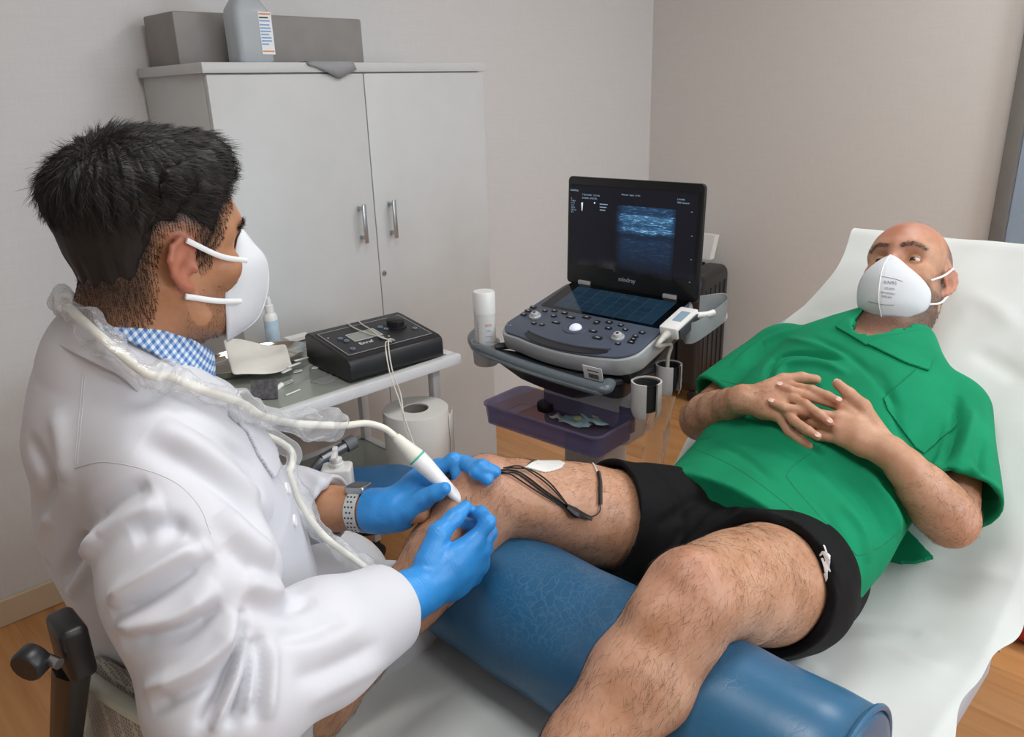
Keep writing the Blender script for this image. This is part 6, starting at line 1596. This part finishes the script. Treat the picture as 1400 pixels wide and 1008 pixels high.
# ------------------------------------------------------------------ blue gloves
t = NT('nitrile_blue'); v = t.coord(); t.set(Base_Color=t.ramp(t.noise(v, 18, 3), [(.3, rgb('#2a86d0')), (.7, rgb('#3a97e0'))]), Roughness=.40)
wv = t.add('ShaderNodeTexWave', wave_type='BANDS'); wv.inputs['Scale'].default_value = 60; wv.inputs['Distortion'].default_value = 9; wv.inputs['Detail'].default_value = 3; t.l(t.coord((1, 1, .6)), wv.inputs[0])
pt_ = t.ramp(t.noise(v, 30, 2), [(.45, (0, 0, 0, 1)), (.65, (1, 1, 1, 1))]); t.bump(t.math('MULTIPLY', wv.outputs['Fac'], pt_), .18, .0015); M_GLOVE = t.m
def jd(q): return atd(*q)
def glove(name, wr, el, kn, fingers, thumb, wrr=.034):
    G = SDF(); ax = (wr - el) / np.linalg.norm(wr - el)
    for i, q in enumerate(kn):
        b = jd(q); G.chain([(wr + (b - wr) * .10, .0250), (wr + (b - wr) * .6, .0210), (b, .0150)], .018)
    G.chain([(wr - ax * .045, wrr + .003), (wr - ax * .02, wrr), (wr + ax * .01, .030)], .012)
    for f_ in fingers:
        J = [jd(q) for q in f_]; n = len(J); G.chain([(J[i], .0124 - .0030 * i / (n - 1)) for i in range(n)], .0065)
    T = [jd(q) for q in thumb]; G.chain(list(zip(T, (.0200, .0150, .0122, .0098))), .008)
    G.cone(wr - ax * .075, wr - ax * .030, wrr + .006, wrr - .006, .002, op='-')
    G.half(wr - ax * .046, -ax, .002)
    al = np.array([jd(q) for f_ in fingers for q in f_] + T + [wr])
    P_, F_ = G.mesh(.0017, al.min(0) - .07, al.max(0) + .05, 1); g = Surf(P_, F_); g.rough(.0007, 160, 3)
    # rolled cuff edge wobble
    return g, fastmesh(name, g.P, g.F, M_GLOVE, dc), ax
def skd(px, py, up=.010):
    h = body.hit(px, py); return (h[0] - CAM) @ FWD - up if h is not None else 1.25
knR = [(648, 740, 1.150), (656, 755, 1.163), (655, 772, 1.175), (645, 788, 1.185)]
gR, gRo, axR = glove('glove', dwR, deR, knR,
    [[knR[0], (667, 714, 1.156), (657, 702, 1.172), (644, 700, 1.184)], [knR[1], (669, 729, 1.182), (652, 718, 1.196), (637, 717, 1.200)], [knR[2], (663, 748, 1.198), (648, 738, 1.212), (634, 736, 1.216)], [knR[3], (652, 768, 1.206), (640, 758, 1.218), (628, 756, 1.222)]],
    [(585, 768, 1.115), (600, 730, 1.130), (621, 708, 1.152), (637, 693, 1.170)])
knL = [(590, 648, 1.262), (600, 640, 1.285), (606, 640, 1.305), (606, 646, 1.325)]
gL, gLo, axL = glove('glove', dwL, deL, knL,
    [[knL[0], (620, 629, 1.262), (626, 648, 1.258), (627, 663, 1.252)], [knL[1], (635, 633, 1.262), (651, 645, skd(651, 650, .016)), (666, 656, skd(666, 656, .009))], [knL[2], (640, 634, 1.285), (659, 638, skd(662, 650, .012)), (677, 645, skd(677, 650, .006))], [knL[3], (640, 642, 1.335), (655, 646, 1.338), (666, 650, 1.338)]],
    [(560, 696, 1.235), (580, 682, 1.225), (597, 673, 1.212), (608, 668, 1.205)])
# watch on the left wrist
wa = dwL - axL * .062; wz = V(0, 0, 1) - axL * axL[2]; wz /= np.linalg.norm(wz); wx = np.cross(wz, axL)
M_BAND = plain('watch_band_grey', '#c9ccca', .5)
wt = MB(); rows = []
for k in range(49):
    a = 2 * PI * k / 48; d_ = wz * math.cos(a) + wx * math.sin(a)
    rows.append([wa + d_ * .0335 - axL * .011, wa + d_ * .0360 - axL * .010, wa + d_ * .0360 + axL * .010, wa + d_ * .0335 + axL * .011])
wo = wt.loft(rows, cap=False).build('watch_band', M_BAND, dc)
for k in range(26):
    a = 2 * PI * k / 26
    for j in range(2 if k % 2 else 3):
        off = (-.0065, 0, .0065)[j] if k % 2 == 0 else (-.0033, .0033)[j]
        d_ = wz * math.cos(a) + wx * math.sin(a)
        MB().lathe([(.0019, .0355), (.0017, .0364)], 8, frame(wa + axL * off, axL, np.cross(d_, axL))).build('band_hole', M_INK, wo)
d_ = wz * .55 + wx * -.1 + V(0, .5, 0); d_ -= axL * (d_ @ axL); d_ /= np.linalg.norm(d_)
MW = frame(wa + d_ * .036, axL, np.cross(d_, axL))
wf_ = MB().prism(rrect(-.019, .019, -.016, .016, .007, 4), -.004, .007, .002, MW).build('watch_case', M_STEEL, wo)
MB().prism(rrect(-.016, .016, -.013, .013, .005, 4), .0068, .0076, 0, MW).build('watch_face', M_GLOSS, wo)

# ------------------------------------------------------------------ probe, cable and sterile sleeve
M_IVORY = plain('probe_ivory', '#e3e1d4', .35, var=.02); M_TEAL = plain('probe_teal', '#3fb39c', .4)
pt0, pt1 = atd(633, 688, 1.222), atd(541, 597, 1.215)
pr = wthing('ultrasound_probe', 'white ultrasound probe with teal ring held in the left glove', 'probe', pt0)
pv = pt1 - pt0; PLn = np.linalg.norm(pv); pz = pv / PLn
MP = frame(pt0, np.cross(V(0, 0, 1), pz), np.cross(pz, np.cross(V(0, 0, 1), pz)))
sec = [(.0, .0065, .0050), (.004, .0085, .0062), (.02, .0105, .0080), (.05, .0120, .0105), (.085, .0145, .0140), (.100, .0150, .0145)]
MB().loft([[MP @ Vector((a * math.cos(2 * PI * k / 28), b * math.sin(2 * PI * k / 28), z * PLn / .148)) for k in range(28)] for z, a, b in sec]).build('probe_handle', M_PLASTIC_W, pr)
MB().loft([[MP @ Vector((a * math.cos(2 * PI * k / 28), a * math.sin(2 * PI * k / 28), z * PLn / .148)) for k in range(28)] for z, a in ((.0995, .0153), (.1025, .0153))]).build('teal_ring', M_TEAL, pr)
MB().loft([[MP @ Vector((a * math.cos(2 * PI * k / 28), a * math.sin(2 * PI * k / 28), z * PLn / .148)) for k in range(28)] for z, a in ((.102, .0145), (.118, .0115), (.140, .0085), (.148, .0068))]).build('strain_relief', M_IVORY, pr)
MB().loft([[MP @ Vector((a * math.cos(2 * PI * k / 20), b * math.sin(2 * PI * k / 20), z)) for k in range(20)] for z, a, b in ((-.006, .004, .003), (-.004, .006, .0045), (.001, .007, .0055))]).build('gel_drop', plain('teal_gel', '#2f8f86', .15), pr)
def oncoat(px, py, up):
    h = co.hit(px, py); return h[0] + h[1] * up if h else atd(px, py, 1.0)
def ringp(deg, r_, h_): a = math.radians(deg); return c0 + (cf * math.cos(a) * (1.05 if math.cos(a) > 0 else .86) + cs2 * math.sin(a)) * r_ + cu * h_
cb_ = [pt1, atd(524, 585, 1.21), atd(500, 579, 1.19), atd(470, 582, 1.15), atd(430, 581, 1.10), atd(395, 578, 1.05), atd(358, 569, .985), oncoat(312, 559, .018), oncoat(264, 544, .018), oncoat(225, 522, .018), ringp(-92, .128, -.034), ringp(-112, .118, -.026), ringp(-136, .108, -.016), ringp(-162, .102, -.008), ringp(-188, .100, -.004), ringp(-222, .104, -.008), ringp(-262, .116, -.022), ringp(-300, .140, -.06), atd(386, 606, 1.19), atd(397, 650, 1.17), atd(412, 690, 1.15), atd(440, 730, 1.14), atd(480, 762, 1.14), atd(520, 790, 1.15)]
cc = catmull(cb_, 8)
cbl = MB().tube(cc, .0052, 10).build('probe_cable', M_IVORY, pr)
# crinkled clear sleeve round the cable
t = NT('sleeve_film'); gl = t.add('ShaderNodeBsdfGlossy'); gl.inputs['Roughness'].default_value = .12; tp = t.add('ShaderNodeBsdfTransparent'); df = t.add('ShaderNodeBsdfDiffuse'); df.inputs['Color'].default_value = (.85, .87, .9, 1)
lw = t.add('ShaderNodeLayerWeight'); lw.inputs['Blend'].default_value = .45; m1 = t.add('ShaderNodeMixShader'); m1.inputs[0].default_value = .42; t.l(df.outputs[0], m1.inputs[1]); t.l(gl.outputs[0], m1.inputs[2])
m2 = t.add('ShaderNodeMixShader'); t.l(t.math('ADD', t.math('MULTIPLY', lw.outputs['Facing'], .45), .16), m2.inputs[0]); t.l(tp.outputs[0], m2.inputs[1]); t.l(m1.outputs[0], m2.inputs[2]); t.l(m2.outputs[0], t.out.inputs['Surface'])
bp = t.add('ShaderNodeBump'); bp.inputs['Strength'].default_value = .6; bp.inputs['Distance'].default_value = .004; t.l(t.noise(t.coord(), 90, 4, .7), bp.inputs['Height']); t.l(bp.outputs[0], gl.inputs['Normal']); t.l(bp.outputs[0], df.inputs['Normal']); M_SLV = t.m
fine = catmull(cb_, 26); i0 = int(26 * 3.0); rows = []; rr2 = np.random.default_rng(5); nr = 20; nrm = None
ph = rr2.random((6, 2)) * 6
for i in range(i0, len(fine)):
    p = np.array(fine[i]); tg = np.array(fine[min(i + 1, len(fine) - 1)]) - np.array(fine[i - 1]); tg /= max(np.linalg.norm(tg), 1e-9)
    if nrm is None: nrm = np.cross(tg, V(0, 0, 1))
    nrm = nrm - tg * (nrm @ tg); nrm /= np.linalg.norm(nrm); bn = np.cross(tg, nrm); u = (i - i0) / 26
    base = .0135 + .0085 * math.exp(-((u - .9) / .75) ** 2) + .003 * math.sin(u * 2.3); base *= min(1, .5 + u * 3)
    row = []
    for k in range(nr):
        a = 2 * PI * k / nr
        w_ = .16 * math.sin(2 * a + u * 3 + ph[0, 0]) + .12 * math.sin(3 * a - u * 5 + ph[1, 0]) + .10 * math.sin(u * 9 + 2 * a) + .05 * math.sin(u * 17 + 3 * a)
        row.append(p + (nrm * math.cos(a) + bn * math.sin(a)) * base * (1 + w_))
    rows.append(row)
MB().loft(rows, cap=False).build('clear_sleeve', M_SLV, pr, True, 50)
# needle between thumb and finger
nd0, nd1 = atd(634, 693, 1.19), atd(641, 668, 1.238)
ndl = wthing('needle', 'thin steel needle held in the right glove at the knee', 'needle', nd0)
MB().tube([nd0, nd1], .0006, 6).build('needle_shaft', M_STEEL, ndl); MB().tube([nd0, nd0 + (nd0 - nd1) * .6], .0013, 8).build('needle_grip', M_STEEL, ndl)

# ------------------------------------------------------------------ the doctor's chair
t = NT('chair_mesh'); v = t.coord(); vo = t.add('ShaderNodeTexVoronoi', feature='DISTANCE_TO_EDGE'); vo.inputs['Scale'].default_value = 165; vo.inputs['Randomness'].default_value = .25; t.l(v, vo.inputs['Vector'])
hx = t.ramp(vo.outputs['Distance'], [(.06, (1, 1, 1, 1)), (.16, (0, 0, 0, 1))])
t.set(Base_Color=t.mix(hx, rgb('#8e8a83'), rgb('#c3bfb6')), Roughness=.8); t.bump(hx, .4, .001); M_CHMESH = t.m
M_CHRIM = plain('chair_rim', '#c7cdbf', .5)
ch = wthing('office_chair', 'office chair with pale mesh backrest behind the doctor', 'chair', (.33, 1.06, 0))
MB().prism(rrect(.10, .56, .84, 1.28, .10, 6), .41, .465, .02, None, 4).build('seat', M_CHMESH, ch)
MB().prism(rrect(.14, .52, .88, 1.24, .08, 6), .385, .412, 0).build('seat_pan', M_BLK, ch)
# curved backrest, its side nearest the camera
rows, rim = [], []
for i in range(25):
    u = i / 24; a = -1 + 2 * u
    pA, pB = V(.198, 1.035), V(.275, .700); q2 = pA + (pB - pA) * (1 - u) + V(-.97, -.24) * (.020 * (1 - a * a)); x, y = q2
    h0, h1 = .56 + .02 * abs(a) ** 4, .790 - .045 * abs(a) ** 4
    sec = []
    for k in range(16):
        b = 2 * PI * k / 16; cz = (h0 + h1) / 2; hz = (h1 - h0) / 2; ee = (1 - abs(a) ** 8) ** .5 if abs(a) < 1 else .05
        sz_ = math.copysign(abs(math.sin(b)) ** .55, math.sin(b)); sx2 = math.copysign(abs(math.cos(b)) ** .8, math.cos(b))
        sec.append((x + .020 * sx2 * max(.12, ee), y, cz + hz * sz_ * max(.15, ee ** .5)))
    rows.append(sec); 
bk_o = MB().loft(rows).build('backrest', M_CHMESH, ch, True, 60)
for sgn in (0,):
    top_ = [Vector(r_[5]) * .0 + Vector((r_[8][0] - .004, r_[8][1], 0)) + Vector((0, 0, max(q[2] for q in r_) - .010)) for r_ in rows]
    bot_ = [Vector((r_[8][0] - .004, r_[8][1], min(q[2] for q in r_) + .010)) for r_ in rows]
    loop = top_ + bot_[::-1] + [top_[0]]
    MB().tube(loop, .0105, 10).build('backrest_rim', M_CHRIM, bk_o)
br = wthing if False else None
kb = onx(52, 896, .118)
bx_ = onx(94, 866, .150)
MB().box((bx_[0] - .014, bx_[1] - .028, bx_[2] - .045), (bx_[0] + .014, bx_[1] + .028, bx_[2] + .018), .008, 3).build('back_bracket', M_BLK, ch)
MB().tube([bx_ + V(0, .02, -.05), V(.14, 1.06, .55), V(.20, 1.06, .40), V(.33, 1.06, .38)], [.020, .018, .018, .02], 10).build('back_stem', M_BLK, ch)
kx = V(-.8, -.5, -.12); kx /= np.linalg.norm(kx)
ks = bx_ + V(-.02, -.03, -.01)
MB().tube([ks, kb], .006, 10).build('knob_shaft', M_STEEL, ch)
pf = [(.019, -.004), (.021, .0), (.021, .018), (.018, .022)]
MKN = frame(kb, Vector(kx).orthogonal(), Vector(kx).cross(Vector(kx).orthogonal()))
MB().lathe([(.0165, 0.0), (.0175, .002), (.0175, .016), (.0155, .019)], 14, MKN).build('adjust_knob', M_BLK, ch)
MB().lathe([(.028, .10), (.028, .26), (.017, .27), (.017, .40)], 20, Matrix.Translation((.33, 1.06, 0))).build('gas_column', M_BLK, ch)
for i in range(5):
    a = 2 * PI * i / 5 + .3; c_, s_ = math.cos(a), math.sin(a)
    MB().tube([(.33, 1.06, .11), (.33 + .16 * c_, 1.06 + .16 * s_, .095), (.33 + .29 * c_, 1.06 + .29 * s_, .07)], [.028, .022, .016], 10).build('leg', M_BLK, ch)
    MB().lathe([(.006, -.018), (.024, -.018), (.026, -.012), (.026, .012), (.024, .018), (.006, .018)], 18, Matrix.Translation((.33 + .29 * c_, 1.06 + .29 * s_, .027)) @ Matrix.Rotation(PI / 2, 4, 'X')).build('caster', M_BLK, ch)
